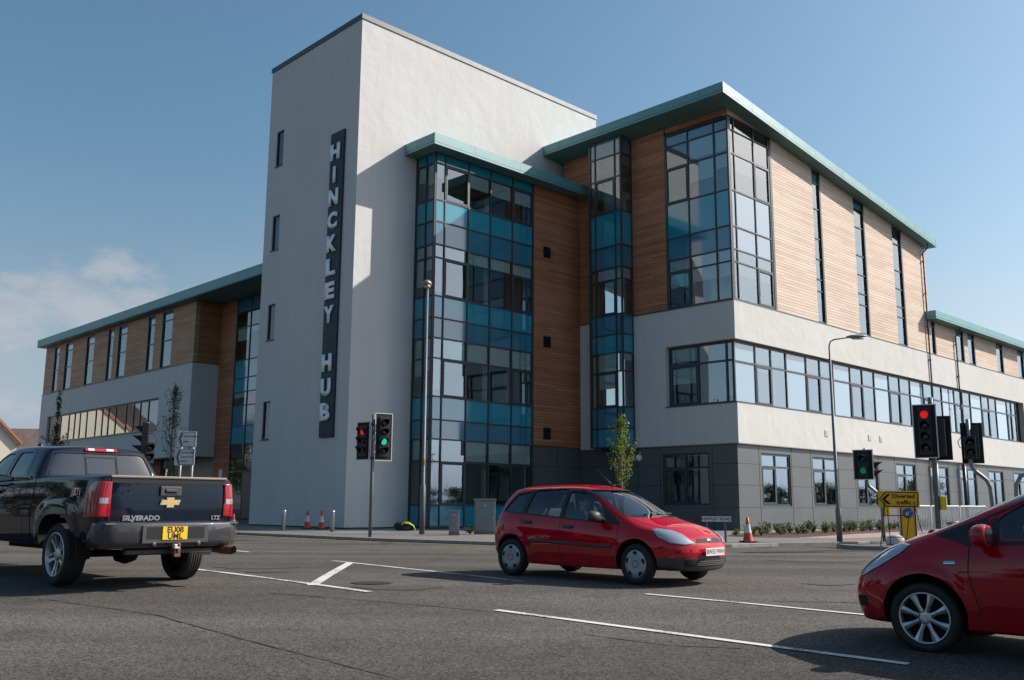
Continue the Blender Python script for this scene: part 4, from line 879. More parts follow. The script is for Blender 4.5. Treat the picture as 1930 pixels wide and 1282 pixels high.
# ---- keep left bollard ----
e=empty('keep_left_bollard',(11.55,27.9,0),-.2,'amber keep left bollard with a blue round arrow sign','bollard')
b=MB(); b.box(-.20,.20,-.07,.07,.08,1.12); bd=b.build('bollard_body',M_['orange_y'],e,bevel=.03)
b=MB(); b.box(-.205,.205,-.075,.075,1.03,1.125); b.box(-.215,-.185,-.085,-.06,.1,1.10); b.box(.185,.215,-.085,-.06,.1,1.10); b.build('edge_trim',M_['black'],e)
b=MB(); b.lathe([(0,0),(.145,0),(.145,.008),(0,.008)],basis((0,-.071,.86),(1,0,0),(0,0,1)),n=28); ds=b.build('arrow_disc',M_['blue'],e)
b=MB(); A=basis((0,-.0805,.86),(cos(radians(45)),0,sin(radians(45))),(-sin(radians(45)),0,cos(radians(45))))
for P in ([(-.02,-.016),(.10,-.016),(.10,.016),(-.02,.016)],[(-.10,0),(-.01,-.06),(-.01,.06)]): b._f([b.bm.verts.new(A@Vector((x,y,0))) for x,y in P])
b.build('arrow',M_['plate_w'],ds,recalc=False)
# ---- guard railing ----
M_['railing']=mat('pale_galvanised_railing',(.62,.63,.63),.5,.0,var=.1)
def guard_rail(p,q,label):
    p,q=Vector(p),Vector(q); L=(q-p).length; an=atan2(q.y-p.y,q.x-p.x)
    e=empty('guard_railing',(p.x,p.y,0),an,label,'railing','guard railing panels on the island')
    b=MB(); b.tube([(0,0,0),(0,0,1.02),(.05,0,1.07),(L-.05,0,1.07),(L,0,1.02),(L,0,0)],.025,10); b.tube([(0,0,.14),(L,0,.14)],.018,8); b.build('frame',M_['railing'],e)
    n=int(L/.115)
    for i in range(1,n):
        b=MB(); b.tube([(L*i/n,0,.14),(L*i/n,0,1.06)],.015,6,caps=False); b.build('bar',M_['railing'],e)
gp_=[(12.0,29.6),(13.7,31.2),(15.4,32.8),(17.1,34.4)]
for k in range(3): guard_rail(gp_[k],(gp_[k+1][0]-.05,gp_[k+1][1]-.05),['grey guard railing panel nearest the amber bollard','middle grey guard railing panel behind the tall signal','far grey guard railing panel nearest the right edge'][k])
# ---- houses at the far left ----
M_['cream']=mat('cream_render',(.68,.60,.49),.9,var=.05); M_['tile']=mat('brown_roof_tiles',(.17,.12,.095),.85,var=.3,vscale=2,bump=.8,bscale=3); M_['verge']=mat('terracotta_verge',(.40,.17,.10),.7)
def house(loc,rz_,w,d,h,rh,label,m):
    e=empty('house',loc,rz_,label,'house')
    b=MB(); b.box(0,w,0,d,0,h); b.mi=0
    b._f([b.bm.verts.new(p) for p in ((0,0,h),(w,0,h),(w/2,0,h+rh))]); b._f([b.bm.verts.new(p) for p in ((0,d,h),(w,d,h),(w/2,d,h+rh))]); b.build('wall',m,e)
    b=MB()
    for s_ in (0,1):
        x0=-.4 if s_==0 else w+.4; z0=h-.4*rh/(w/2)
        b._f([b.bm.verts.new(p) for p in ((x0,-.3,z0),(w/2,-.3,h+rh),(w/2,d+.3,h+rh),(x0,d+.3,z0))])
    o=b.build('roof',M_['tile'],e); md=o.modifiers.new('s','SOLIDIFY'); md.thickness=.2; md.offset=1
    b=MB()
    for s_ in (0,1):
        x0=-.4 if s_==0 else w+.4; z0=h-.4*rh/(w/2)
        b.quad((x0,-.34,z0),(w/2,-.34,h+rh+.02),(w/2,-.34,h+rh+.34),(x0,-.34,z0+.3))
    b.build('verge',M_['verge'],e)
    for x in (w*.25,w*.65):
        b=MB(); b.box(x,x+1.1,-.06,.05,1.0,2.2); f=b.build('window',M_['white'],e)
        b=MB(); b.box(x+.08,x+1.02,-.075,-.061,1.08,2.12); b.build('pane',M_['lens'],f)
        b=MB(); b.box(x,x+1.1,-.06,.05,3.6,4.7); f=b.build('window',M_['white'],e)
        b=MB(); b.box(x+.08,x+1.02,-.075,-.061,3.68,4.62); b.build('pane',M_['lens'],f)
    return e
house((-57.9,91.6,0),radians(35),9,11,7.1,4.7,'cream gabled house with terracotta verge at the far left',M_['cream'])
house((-61,82,0),pi/2,13,11,8,5,'cream gabled house left of the picture mirrored in the ribbon window',M_['cream'])
house((-46,108,0),pi/2,9,18,6.2,3.3,'brown roofed house further back beyond the dark pickup',M_['cream'])
# ---------------- vehicles ----------------
def paint_mat(name,col,metal=0.0,rough=.28,dust=.22):
    m,n,l,p=newmat(name); p.inputs['Base Color'].default_value=(*col,1); p.inputs['Metallic'].default_value=metal; p.inputs['Roughness'].default_value=rough
    p.inputs['Coat Weight'].default_value=1; p.inputs['Coat Roughness'].default_value=.015; p.inputs['Specular IOR Level'].default_value=0
    tc=n.new('ShaderNodeTexCoord'); nz=n.new('ShaderNodeTexNoise'); nz.inputs['Scale'].default_value=6; nz.inputs['Detail'].default_value=8; l.new(tc.outputs['Object'],nz.inputs['Vector'])
    # road dust gathers low on the body
    sp=n.new('ShaderNodeSeparateXYZ'); l.new(tc.outputs['Object'],sp.inputs[0]); mr=n.new('ShaderNodeMapRange'); mr.inputs['From Min'].default_value=.62; mr.inputs['From Max'].default_value=.15; mr.inputs['To Min'].default_value=0; mr.inputs['To Max'].default_value=dust; l.new(sp.outputs['Z'],mr.inputs['Value'])
    mu=n.new('ShaderNodeMath'); mu.operation='MULTIPLY'; l.new(mr.outputs['Result'],mu.inputs[0]); l.new(nz.outputs['Fac'],mu.inputs[1])
    mx=n.new('ShaderNodeMix'); mx.data_type='RGBA'; l.new(mu.outputs[0],mx.inputs['Factor']); mx.inputs['A'].default_value=(*col,1); mx.inputs['B'].default_value=(.16,.13,.11,1); l.new(mx.outputs['Result'],p.inputs['Base Color'])
    r2=n.new('ShaderNodeMapRange'); r2.inputs['To Min'].default_value=.0; r2.inputs['To Max'].default_value=.05; l.new(nz.outputs['Fac'],r2.inputs['Value']); l.new(r2.outputs['Result'],p.inputs['Coat Roughness'])
    return m
M_['redpaint']=paint_mat('red_car_paint',(.45,.003,.014),0,.6); M_['redpaint2']=paint_mat('deep_red_car_paint',(.38,.002,.013),0,.6); M_['navy']=paint_mat('dark_blue_car_paint',(.004,.009,.019),.0,.5,.05)
M_['carglass']=glass_mat('car_glass',(.74,.80,.80),.045); M_['darkglass']=glass_mat('privacy_glass',(.10,.11,.11),.10)
M_['tyre']=mat('tyre_rubber',(.022,.021,.021),.8,var=.25,vscale=12); M_['alloy']=mat('silver_alloy',(.55,.55,.56),.32,.75,var=.08); M_['hub']=mat('hubcap_silver',(.40,.41,.42),.4,.4,var=.1)
M_['chrome']=mat('chrome',(.65,.66,.68),.12,1.0); M_['trim']=mat('dark_grey_bumper',(.045,.045,.047),.55,var=.1); M_['seat']=mat('car_seat_fabric',(.035,.037,.042),.9); M_['dash']=mat('dashboard_grey',(.07,.07,.072),.7)
M_['beige']=mat('pale_dashboard',(.36,.35,.33),.75)
M_['lampglass']=mat('headlight_lens',(.42,.45,.50),.08,.55,coat=1); M_['redlens']=mat('red_tail_lens',(.32,.003,.010),.12,coat=1,var=.12,vscale=14); M_['amber']=mat('amber_lens',(.6,.25,.04),.2,coat=.6)
M_['rust']=mat('rusty_steel',(.17,.08,.045),.8,.3,var=.5,vscale=14); M_['gold']=mat('gold_emblem',(.75,.50,.20),.3,.5); M_['plateyellow']=mat('yellow_number_plate',(.78,.47,.015),.4); M_['greyplastic']=mat('tailgate_cap',(.22,.18,.15),.6,var=.15)
M_['skin']=mat('skin',(.62,.38,.28),.55); M_['cloth_w']=mat('white_shirt',(.6,.6,.62),.85); M_['cloth_d']=mat('dark_jacket',(.02,.022,.03),.9); M_['hair']=mat('dark_hair',(.02,.014,.01),.6)
def cage(stations, crease=(), sub=3, name='shell'):
    bm=bmesh.new(); S=[]
    for st in stations:
        row=[]; mir=[]
        for (x,y,z) in st:
            y=max(y,0)
            v=bm.verts.new((x,y,z)); row.append(v); mir.append(v if y<1e-5 else bm.verts.new((x,-y,z)))
        S.append((row,mir))
    K=len(stations[0])
    cl=bm.edges.layers.float.new('crease_edge')
    for (r0,m0),(r1,m1) in zip(S,S[1:]):
        for k in range(K-1):
            for a,b,c,d in ((r0[k],r1[k],r1[k+1],r0[k+1]),(m0[k+1],m1[k+1],m1[k],m0[k])):
                vs=[]; 
                for v in (a,b,c,d):
                    if v not in vs: vs.append(v)
                if len(vs)>2:
                    try: bm.faces.new(vs)
                    except ValueError: pass
    for (k,s0,s1,w) in crease:
        for s in range(s0,s1):
            for side in (0,1):
                e=bm.edges.get((S[s][side][k],S[s+1][side][k])) if S[s][side][k]!=S[s+1][side][k] else None
                if e: e[cl]=w
    bmesh.ops.remove_doubles(bm,verts=bm.verts,dist=1e-5)
    bmesh.ops.recalc_face_normals(bm,faces=bm.faces)
    me=bpy.data.meshes.new(name); bm.to_mesh(me); bm.free()
    o=link(name,me); md=o.modifiers.new('s','SUBSURF'); md.levels=sub; md.render_levels=sub
    ev=evald(o); bpy.data.objects.remove(o); return ev
def arch_flare(me, wheels, R, amt, zmax=.95):
    for v in me.vertices:
        for wx,wz in wheels:
            d=sqrt((v.co.x-wx)**2+(v.co.z-wz)**2)
            if d<R+.22 and abs(v.co.y)>.45:
                t=max(0,1-abs(d-R)/.11); v.co.y+= (1 if v.co.y>0 else -1)*amt*(t*t*(3-2*t))
def boolean(target, cutters, op='DIFFERENCE'):
    for c in cutters:
        md=target.modifiers.new('b','BOOLEAN'); md.object=c; md.operation=op; md.solver='EXACT'
        try: md.material_mode='TRANSFER'
        except Exception: pass
    ev=evald(target); target.modifiers.clear(); old=target.data; target.data=ev
    for c in cutters: bpy.data.objects.remove(c)
    return target
def tmp(mb,m=None):
    return mb.build('cutter',m or [])
VIEW={'side':((1,0,0),(0,0,1),(0,-1,0)),'side+':((1,0,0),(0,0,1),(0,1,0)),'front':((0,1,0),(0,0,1),(1,0,0)),'rear':((0,1,0),(0,0,1),(-1,0,0)),'top':((1,0,0),(0,1,0),(0,0,1))}
def patch(me, view, poly, off=.003, thick=0, facing=.05):
    """piece of the body surface seen inside a convex polygon given in a view; view = name or (u,v,n) vectors; n points to the viewer"""
    u,v,n=[Vector(q).normalized() for q in (VIEW[view] if isinstance(view,str) else view)]
    bm=bmesh.new(); bm.from_mesh(me); bm.normal_update()
    bmesh.ops.delete(bm,geom=[f for f in bm.faces if f.normal.dot(n)<facing],context='FACES')
    pts=[u*a+v*b for a,b in poly]; c=sum(pts,Vector())/len(pts)
    for i in range(len(pts)):
        p,q=pts[i],pts[(i+1)%len(pts)]; e=(q-p)
        if e.length<1e-6: continue
        nn=e.cross(n).normalized()
        if nn.dot(c-p)>0: nn=-nn
        bmesh.ops.bisect_plane(bm,geom=bm.verts[:]+bm.edges[:]+bm.faces[:],dist=1e-5,plane_co=p,plane_no=nn,clear_outer=True)
    bm.normal_update()
    nrm={w:w.normal.copy() for w in bm.verts}
    for w in bm.verts: w.co+=nrm[w]*off
    if thick and len(bm.faces):
        r=bmesh.ops.extrude_face_region(bm,geom=bm.faces[:])
        for g in r['geom']:
            if isinstance(g,bmesh.types.BMVert): g.co+=g.normal*thick
        bmesh.ops.recalc_face_normals(bm,faces=bm.faces)
    for f in bm.faces: f.smooth=True
    m2=bpy.data.meshes.new('patch'); bm.to_mesh(m2); bm.free(); return m2
def rounded(poly, r, n=4):
    out=[]; N=len(poly)
    for i in range(N):
        p=Vector(poly[i]); a=Vector(poly[i-1]); b=Vector(poly[(i+1)%N]); d1=(a-p); d2=(b-p); k=min(r,d1.length*.45,d2.length*.45)
        s=p+d1.normalized()*k; e=p+d2.normalized()*k
        for q in range(n+1):
            t=q/n; out.append(tuple((s*(1-t)**2+p*2*t*(1-t)+e*t*t)))
    return out
def patches(me, name, m, parent, specs, **kw):
    mb=MB()
    for (view,poly) in specs:
        q=patch(me,view,poly,**kw); mb.add(q); bpy.data.meshes.remove(q)
    for f in mb.bm.faces: f.smooth=True
    return mb.build(name,M_[m],parent,recalc=False)
def line_specs(view, pts, w=.006):
    out=[]
    for a,b in zip(pts,pts[1:]):
        a,b=Vector(a),Vector(b); t=(b-a).normalized(); nn=Vector((-t.y,t.x))*w/2; out.append((view,[tuple(a+nn-t*.001),tuple(b+nn+t*.001),tuple(b-nn+t*.001),tuple(a-nn-t*.001)]))
    return out
def wheel(name, parent, loc, R, rim, w, style, steer=0, flip=False, sp=0):
    """axis along local y, outer face toward -y"""
    e=empty(name,(0,0,0)); e.parent=parent; e.location=loc; e.rotation_euler=(0,sp,steer+(pi if flip else 0))
    A=basis((0,0,0),(1,0,0),(0,0,1))  # z->-y
    b=MB(); h=w/2
    b.lathe([(rim*.98,-h*.7),(rim+.01,-h*.92),(R-.035,-h),(R-.008,-h*.82),(R,-h*.6),(R,h*.6),(R-.008,h*.82),(R-.035,h),(rim+.03,h*.96),(rim+.005,h*.86),(rim-.005,h*.78)],A,n=56)
    for k in range(5):  # tread grooves as dark raised ribs between
        y=-h*.55+k*h*.275; b.lathe([(R-.001,y),(R+.004,y+.004),(R+.004,y+h*.2),(R-.001,y+h*.2+.004)],A,n=56)
    b.lathe([(rim-.004,h*.76),(rim-.03,-h*.6)],A,n=40)
    ty=b.build('tyre',M_['tyre'],e)
    b=MB(); b.lathe([(0,-h*.1),(rim*.93,-h*.1)],A,n=40); b.build('brake_disc',M_['matt'],e)
    b=MB()
    if style=='hubcap':
        # domed cover with seven rim openings
        n=70; prof=[(0,h*.92),(.05,h*.95),(.10,h*.90),(rim*.62,h*1.0),(rim*.86,h*.90),(rim*1.0,h*.84),(rim*1.01,h*.78)]
        b.lathe(prof,A,n=48)
        c=b.build('hubcap',M_['hub'],e)
        s=MB()
        for k in range(5):
            t=2*pi*k/5+.3
            pts=[(rim*r_*cos(t+d),rim*r_*sin(t+d)) for r_,d in ((.70,-.20),(.90,-.24),(.93,0),(.90,.24),(.70,.20))]
            zz=lambda x,y: h*(1.0-.1*max(0,(sqrt(x*x+y*y)/rim-.62)/.24))+.004
            s._f([s.bm.verts.new(A@Vector((x,y,zz(x,y)))) for x,y in pts])
        s.build('vent_slot',M_['matt'],c,recalc=False)
        s=MB(); s.lathe([(.045,h*.955),(.05,h*.98),(.055,h*.955)],A,n=24); s.build('centre_ring',M_['trim'],c)
    elif style=='multi':   # nine slim twin spokes -> eight
        b.lathe([(rim*1.02,h*.86),(rim*1.0,h*.93),(rim*.955,h*.92),(rim*.93,h*.7),(rim*.92,0)],A,n=56)
        for k in range(8):
            t=2*pi*k/8+.12; M2=A@Matrix.Rotation(t,4,'Z')
            P=[(.055,.020,h*.62),(rim*.5,.017,h*.74),(rim*.95,.034,h*.80)]
            for (r0,w0,z0),(r1,w1,z1) in zip(P,P[1:]):
                v=[b.bm.verts.new(M2@Vector(q)) for q in ((r0,-w0,z0),(r0,0,z0+.012),(r0,w0,z0),(r1,w1,z1),(r1,0,z1+.012),(r1,-w1,z1),(r0,-w0*.9,z0-.03),(r1,-w1*.9,z1-.03),(r0,w0*.9,z0-.03),(r1,w1*.9,z1-.03))]
                for q in ((0,1,4,5),(1,2,3,4),(0,5,7,6),(2,8,9,3)): b._f([v[i] for i in q])
        b.lathe([(.0,h*.62),(.030,h*.63),(.05,h*.61),(.062,h*.55),(.06,0)],A,n=24)
        al=b.build('rim',M_['alloy'],e)
        s=MB()
        for k in range(4):
            t=pi/4+pi/2*k; s.lathe([(0,h*.675),(.013,h*.675),(.014,h*.6)],A@Matrix.Translation((.070*cos(t),.070*sin(t),0)),n=10)
        s.build('wheel_nuts',M_['matt'],al)
    else:  # five broad split spokes
        b.lathe([(rim*1.02,h*.86),(rim*1.0,h*.95),(rim*.95,h*.93),(rim*.92,h*.6),(rim*.9,-.02)],A,n=56)
        for k in range(5):
            t=2*pi*k/5+.2; M2=A@Matrix.Rotation(t,4,'Z')
            P=[(.06,.055,h*.60),(rim*.55,.050,h*.66),(rim*.95,.080,h*.82)]
            for (r0,w0,z0),(r1,w1,z1) in zip(P,P[1:]):
                for sg in (-1,1):
                    v=[b.bm.verts.new(M2@Vector(q)) for q in ((r0,sg*w0,z0),(r0,sg*w0*.18,z0-.004),(r1,sg*w1*.35,z1-.006),(r1,sg*w1,z1),(r0,sg*w0,z0-.04),(r1,sg*w1,z1-.04),(r0,sg*w0*.18,z0-.04),(r1,sg*w1*.35,z1-.04))]
                    for q in ((0,1,2,3),(0,3,5,4),(1,6,7,2)): b._f([v[i] for i in q])
        b.lathe([(.0,h*.72),(.045,h*.73),(.075,h*.68),(.09,h*.55),(.09,0)],A,n=24)
        b.build('rim',M_['alloy'],e)
    return e
def mirror_cap(name,parent,loc,sy,m,scale=1):
    bm=bmesh.new(); bmesh.ops.create_icosphere(bm,subdivisions=3,radius=1)
    for v in bm.verts:
        c=v.co; v.co=Vector((max(-.35,c.x)*.085,c.y*.115,(abs(c.z)**.8*(1 if c.z>0 else -1))*.075))*scale
    for f in bm.faces: f.smooth=True
    me=bpy.data.meshes.new(name); bm.to_mesh(me); bm.free(); o=link(name,me,parent,M_[m]); o.location=loc
    b=MB(); b.tube([(0,0,-.03),(.02,-sy*.10,-.07),(.05,-sy*.16,-.06)],.022,8); b.build('arm',M_['black'],o)
    b=MB(); b.lathe([(0,0),(.055*scale,0)],basis((-.034*scale,0,0),(0,1,0),(0,0,1))@Matrix.Scale(1.5,4,(1,0,0)),n=20); b.build('mirror_glass',M_['chrome'],o,recalc=False)
    return o
def lettering(txt,size,M,m,parent,ext=.002,name='lettering',w=.0,align='CENTER'):
    b=MB(); b.add(text_mesh(txt,size,ext,w,align),M); return b.build(name,M_[m],parent,recalc=False)
def seat(parent,x,y,z,m='seat'):
    e=empty('seat',(x,y,z)); e.parent=parent
    b=MB(); b.box(-.05,.45,-.24,.24,0,.14); b.build('cushion',M_[m],e,bevel=.05,seg=3)
    b=MB(); M2=Matrix.Translation((-.02,0,.08))@Matrix.Rotation(radians(-18),4,'Y'); b.box(-.12,.0,-.24,.24,0,.60,M2); b.build('backrest',M_[m],e,bevel=.05,seg=3)
    b=MB(); M2=Matrix.Translation((-.20,0,.68))@Matrix.Rotation(radians(-12),4,'Y'); b.box(-.10,-.01,-.13,.13,0,.18,M2); b.build('headrest',M_[m],e,bevel=.04,seg=3)
    return e
def prism_y(poly,y0,y1):
    b=MB(); a=[b.bm.verts.new((x,y0,z)) for x,z in poly]; c=[b.bm.verts.new((x,y1,z)) for x,z in poly]; n=len(poly)
    b._f(a); b._f(c[::-1])
    for k in range(n): b._f([a[k],c[k],c[(k+1)%n],a[(k+1)%n]])
    return b
def prism_dir(poly,view,d0,d1):
    u,v,n=[Vector(q).normalized() for q in (VIEW[view] if isinstance(view,str) else view)]
    b=MB(); a=[b.bm.verts.new(u*x+v*z+n*d0) for x,z in poly]; c=[b.bm.verts.new(u*x+v*z+n*d1) for x,z in poly]; N=len(poly)
    b._f(a); b._f(c[::-1])
    for k in range(N): b._f([a[k],c[k],c[(k+1)%N],a[(k+1)%N]])
    return b
def cyl_cut(x,z,R,y0,y1):
    b=MB(); A=basis((x,y0,z),(1,0,0),(0,0,-1)) # z->+y
    b.lathe([(0,0),(R,0),(R,y1-y0),(0,y1-y0)],A,n=48,smooth=True); return b
def finish_body(name,me_shell,parent,paint,cutters):
    """me_shell: closed surface mesh; cut, then keep as the painted body"""
    me=me_shell.copy(); o=link(name,me,parent,[M_[paint],M_['matt']])
    boolean(o,cutters); 
    o.data.name=name
    for p in o.data.polygons: p.use_smooth=True
    try: 
        o.data.set_sharp_from_angle(angle=radians(32))
    except Exception: pass
    return o

def smoothrow(x,pts): return [(x+dx,y,z) for dx,y,z in pts]
# ======== red five-door hatchback ========
def small_hatch():
    e=empty('hatchback_car',(0,0,0),0,'bright red five-door hatchback crossing the junction with its driver inside','car')
    # rails: floor centre, floor edge, sill, lower side, door mid, belt, roof rail, roof mid, roof centre
    def R(x,fe,si,lo,mi,be,rr,rm,rc,fz=.17): return [(x,0,fz),(x,fe[0],fe[1]),(x,*si),(x,*lo),(x,*mi),(x,*be),(x,*rr),(x,*rm),(x,0,rc)]
    st=[
     [(-.50,0,.26),(-.56,0,.28),(-.61,0,.34),(-.66,0,.52),(-.62,0,.80),(-.57,0,1.0),(-.36,0,1.385),(-.33,0,1.41),(-.30,0,1.42)],
     [(-.48,0,.24),(-.54,.30,.27),(-.60,.34,.33),(-.65,.36,.52),(-.61,.36,.80),(-.56,.34,1.02),(-.35,.28,1.38),(-.32,.16,1.405),(-.29,0,1.42)],
     [(-.42,0,.22),(-.46,.52,.25),(-.52,.62,.32),(-.56,.68,.52),(-.53,.67,.80),(-.46,.62,1.02),(-.28,.48,1.37),(-.26,.26,1.41),(-.25,0,1.43)],
     [(-.30,0,.2),(-.32,.62,.22),(-.36,.755,.30),(-.37,.80,.52),(-.35,.795,.80),(-.27,.735,1.025),(-.10,.56,1.38),(-.10,.30,1.43),(-.12,0,1.445)],
     R(.0,(.62,.19),(.79,.24),(.825,.52),(.825,.78),(.765,.99),(.585,1.40),(.32,1.45),1.465),
     R(.45,(.62,.18),(.79,.21),(.83,.52),(.835,.76),(.785,.965),(.60,1.415),(.32,1.465),1.48),
     R(1.0,(.62,.18),(.79,.20),(.83,.50),(.84,.73),(.79,.93),(.605,1.415),(.32,1.465),1.482),
     R(1.45,(.62,.18),(.79,.20),(.83,.48),(.84,.70),(.79,.895),(.605,1.37),(.34,1.435),1.455),
     R(1.72,(.62,.18),(.79,.20),(.83,.48),(.84,.69),(.785,.87),(.62,1.26),(.36,1.335),1.365),
     R(2.02,(.62,.18),(.79,.20),(.83,.48),(.838,.68),(.775,.845),(.675,1.06),(.42,1.165),1.20),
     R(2.32,(.62,.18),(.79,.21),(.83,.49),(.835,.68),(.78,.825),(.71,.90),(.44,1.00),1.03),
     R(2.55,(.62,.19),(.79,.24),(.832,.50),(.832,.68),(.765,.805),(.67,.855),(.40,.925),.945),
     R(2.80,(.60,.20),(.78,.26),(.822,.50),(.815,.665),(.735,.775),(.62,.815),(.38,.87),.89),
     [(3.0,0,.19),(3.0,.58,.2),(3.01,.74,.25),(3.03,.785,.48),(3.01,.76,.63),(2.98,.67,.735),(2.96,.56,.77),(2.95,.34,.815),(2.95,0,.835)],
     [(3.10,0,.19),(3.14,.48,.20),(3.16,.60,.24),(3.19,.64,.46),(3.17,.62,.60),(3.12,.55,.685),(3.10,.46,.71),(3.08,.28,.75),(3.07,0,.77)],
     [(3.17,0,.19),(3.23,.26,.20),(3.26,.32,.24),(3.295,.34,.45),(3.27,.33,.585),(3.21,.30,.66),(3.19,.26,.685),(3.17,.15,.715),(3.16,0,.73)],
     [(3.19,0,.19),(3.25,0,.20),(3.285,0,.24),(3.325,0,.45),(3.30,0,.58),(3.24,0,.655),(3.22,0,.68),(3.20,0,.705),(3.19,0,.715)]]
    sh=cage(st,[(6,7,11,.35),(2,3,13,.5),(5,9,13,.25)])
    wheels=[(0,.29),(2.486,.29)]
    arch_flare(sh,wheels,.37,.018)
    cut=[]
    for wx,wz in wheels:
        for s_ in (-1,1): cut.append(tmp(cyl_cut(wx,wz+.015,.355,*( (.52,1.1) if s_>0 else (-1.1,-.52) )),M_['matt']))
    # cabin hollow
    cst=[[(x,0,z0),(x,w*.8,z0),(x,w,z0+.05),(x,w,zb),(x,wr,zr),(x,wr*.6,zr+.02),(x,0,zr+.03)] for x,z0,w,zb,wr,zr in ((-.28,.62,.60,.98,.42,1.30),(0,.35,.70,.98,.52,1.38),(.6,.30,.72,.96,.545,1.405),(1.3,.30,.72,.92,.545,1.37),(1.70,.32,.72,.84,.57,1.22),(2.0,.40,.70,.82,.60,1.05),(2.25,.58,.66,.78,.58,.92))]
    b=MB(); rows=[]
    for c in cst:
        ring=[b.bm.verts.new(p) for p in c]+[b.bm.verts.new((p[0],-p[1],p[2])) for p in c[-2:0:-1]]; rows.append(ring)
    for a,c in zip(rows,rows[1:]):
        for k in range(len(a)): b._f([a[k],a[(k+1)%len(a)],c[(k+1)%len(a)],c[k]])
    b._f(rows[0]); b._f(rows[-1][::-1]); cut.append(tmp(b,M_['matt']))
    W1=rounded([(2.06,.905),(1.30,.955),(1.30,1.355),(1.52,1.31),(1.78,1.175)],.05)
    W1=rounded([(2.04,.875),(1.07,.945),(1.09,1.385),(1.36,1.368),(1.60,1.268)],.05)
    W2=rounded([(1.00,.95),(.26,1.005),(.33,1.36),(.60,1.385),(1.03,1.39)],.05)
    W3=rounded([(.17,1.01),(-.25,1.04),(-.05,1.30),(.25,1.35)],.05)
    for w_ in (W1,W2,W3): cut.append(tmp(prism_y([(x,z) for x,z in w_],-1.2,1.2),M_['matt']))
    WS=rounded([(-.66,.96),(.66,.96),(.54,1.375),(-.54,1.375)],.08); cut.append(tmp(prism_dir(WS,'front',1.30,3.0),M_['matt']))
    RW=rounded([(-.50,1.05),(.50,1.05),(.42,1.33),(-.42,1.33)],.08); cut.append(tmp(prism_dir(RW,'rear',-.05,1.0),M_['matt']))
    body=finish_body('body',sh,e,'redpaint',cut)
    big=lambda p,k: [(a,c) for a,c in p]
    for w_,nm in ((W1,'front_door_window'),(W2,'rear_door_window'),(W3,'quarter_window')):
        for v in ('side','side+'): patches(sh,nm,'carglass',e,[(v,w_)],off=-.012)
    # black frame between and around windows
    for v in ('side','side+'):
        patches(sh,'pillar_trim','black',e,[(v,[(1.0,.95),(1.07,.945),(1.09,1.39),(1.03,1.39)]),(v,[(.17,1.01),(.26,1.0),(.33,1.36),(.25,1.352)]),(v,[(1.93,.87),(2.17,.855),(1.82,1.10),(1.76,1.13)])],off=.003)
        patches(sh,'belt_trim','black',e,line_specs(v,[(2.16,.862),(1.07,.935),(.16,.997),(-.28,1.03)],.024)+line_specs(v,[(-.27,1.04),(-.06,1.315),(.32,1.375),(.8,1.398),(1.12,1.400),(1.38,1.378),(1.62,1.278),(2.15,.875)],.018),off=.004)
        [patches(sh,'door_seam','matt',e,L_,off=.002) for L_ in (line_specs(v,[(2.15,.85),(2.17,.60),(2.12,.24)],.007),line_specs(v,[(1.035,.97),(1.03,.60),(1.05,.24)],.007),line_specs(v,[(.13,1.01),(.22,.80),(.34,.62),(.44,.42),(.50,.24)],.007),)]
        patches(sh,'side_strip','trim',e,line_specs(v,[(.40,.575),(2.05,.525)],.042),off=.004,thick=.008)
    patches(sh,'windscreen','carglass',e,[('front',WS)],off=-.010); patches(sh,'rear_screen','carglass',e,[('rear',RW)],off=-.01)
    patches(sh,'roof_seam','black',e,line_specs('front',[(-.665,.95),(-.545,1.38),(.545,1.38),(.665,.95)],.016),off=.003)
    # bonnet shut lines
    patches(sh,'bonnet_seam','matt',e,line_specs('top',[(2.30,.64),(2.75,.60),(3.05,.50)],.008)+line_specs('top',[(2.30,-.64),(2.75,-.60),(3.05,-.50)],.008),off=.002)
    # front lamps, grille, lower bumper
    for s_ in (1,-1):
        vw=((-sin(radians(40))*s_,cos(radians(40)),0),(0,0,1),(cos(radians(40)),sin(radians(40))*s_,0))
        def cv(x,y,z,vw=vw): u=Vector(vw[0]); p=Vector((x,y*s_,z)); return (u.dot(p),z)
        poly=[cv(3.18,.36,.600),cv(3.11,.52,.578),cv(2.98,.68,.605),cv(2.84,.755,.685),cv(2.75,.75,.785),cv(2.80,.70,.805),cv(2.93,.58,.785),cv(3.05,.46,.725)]
        patches(sh,'headlight','lampglass',e,[(vw,poly)],off=.004,thick=.006)
        patches(sh,'headlight_trim','black',e,[(vw,[ (a+(a-poly[3][0])*.03,c+(c-.70)*.06) for a,c in poly])],off=.001)
    patches(sh,'grille','matt',e,[('front',rounded([(-.36,.605),(.36,.605),(.30,.665),(-.30,.665)],.03))],off=.004)
    patches(sh,'lower_bumper','trim',e,[('front',[(-.80,.20),(.80,.20),(.80,.40),(-.80,.40)])],off=.004,facing=.15)
    for s_,v in ((1,'side+'),(-1,'side')): patches(sh,'lower_bumper','trim',e,[(v,[(2.84,.17),(3.4,.17),(3.4,.40),(2.86,.375)])],off=.0035)
    patches(sh,'air_intake','matt',e,[('front',rounded([(-.56,.27),(.56,.27),(.60,.37),(-.60,.37)],.03))],off=.007)
    b=MB()
    for z in (.295,.32,.345):
        for q in line_specs('front',[(-.36,z),(.36,z)],.008):
            pm=patch(sh,*q,off=.013); b.add(pm); bpy.data.meshes.remove(pm)
    b.build('intake_bars',M_['greyplastic'],e,recalc=False)
    for s_,v in ((1,'side+'),(-1,'side')): patches(sh,'rear_bumper_trim','trim',e,[(v,[(-.75,.17),(-.36,.17),(-.38,.42),(-.75,.42)])],off=.004)
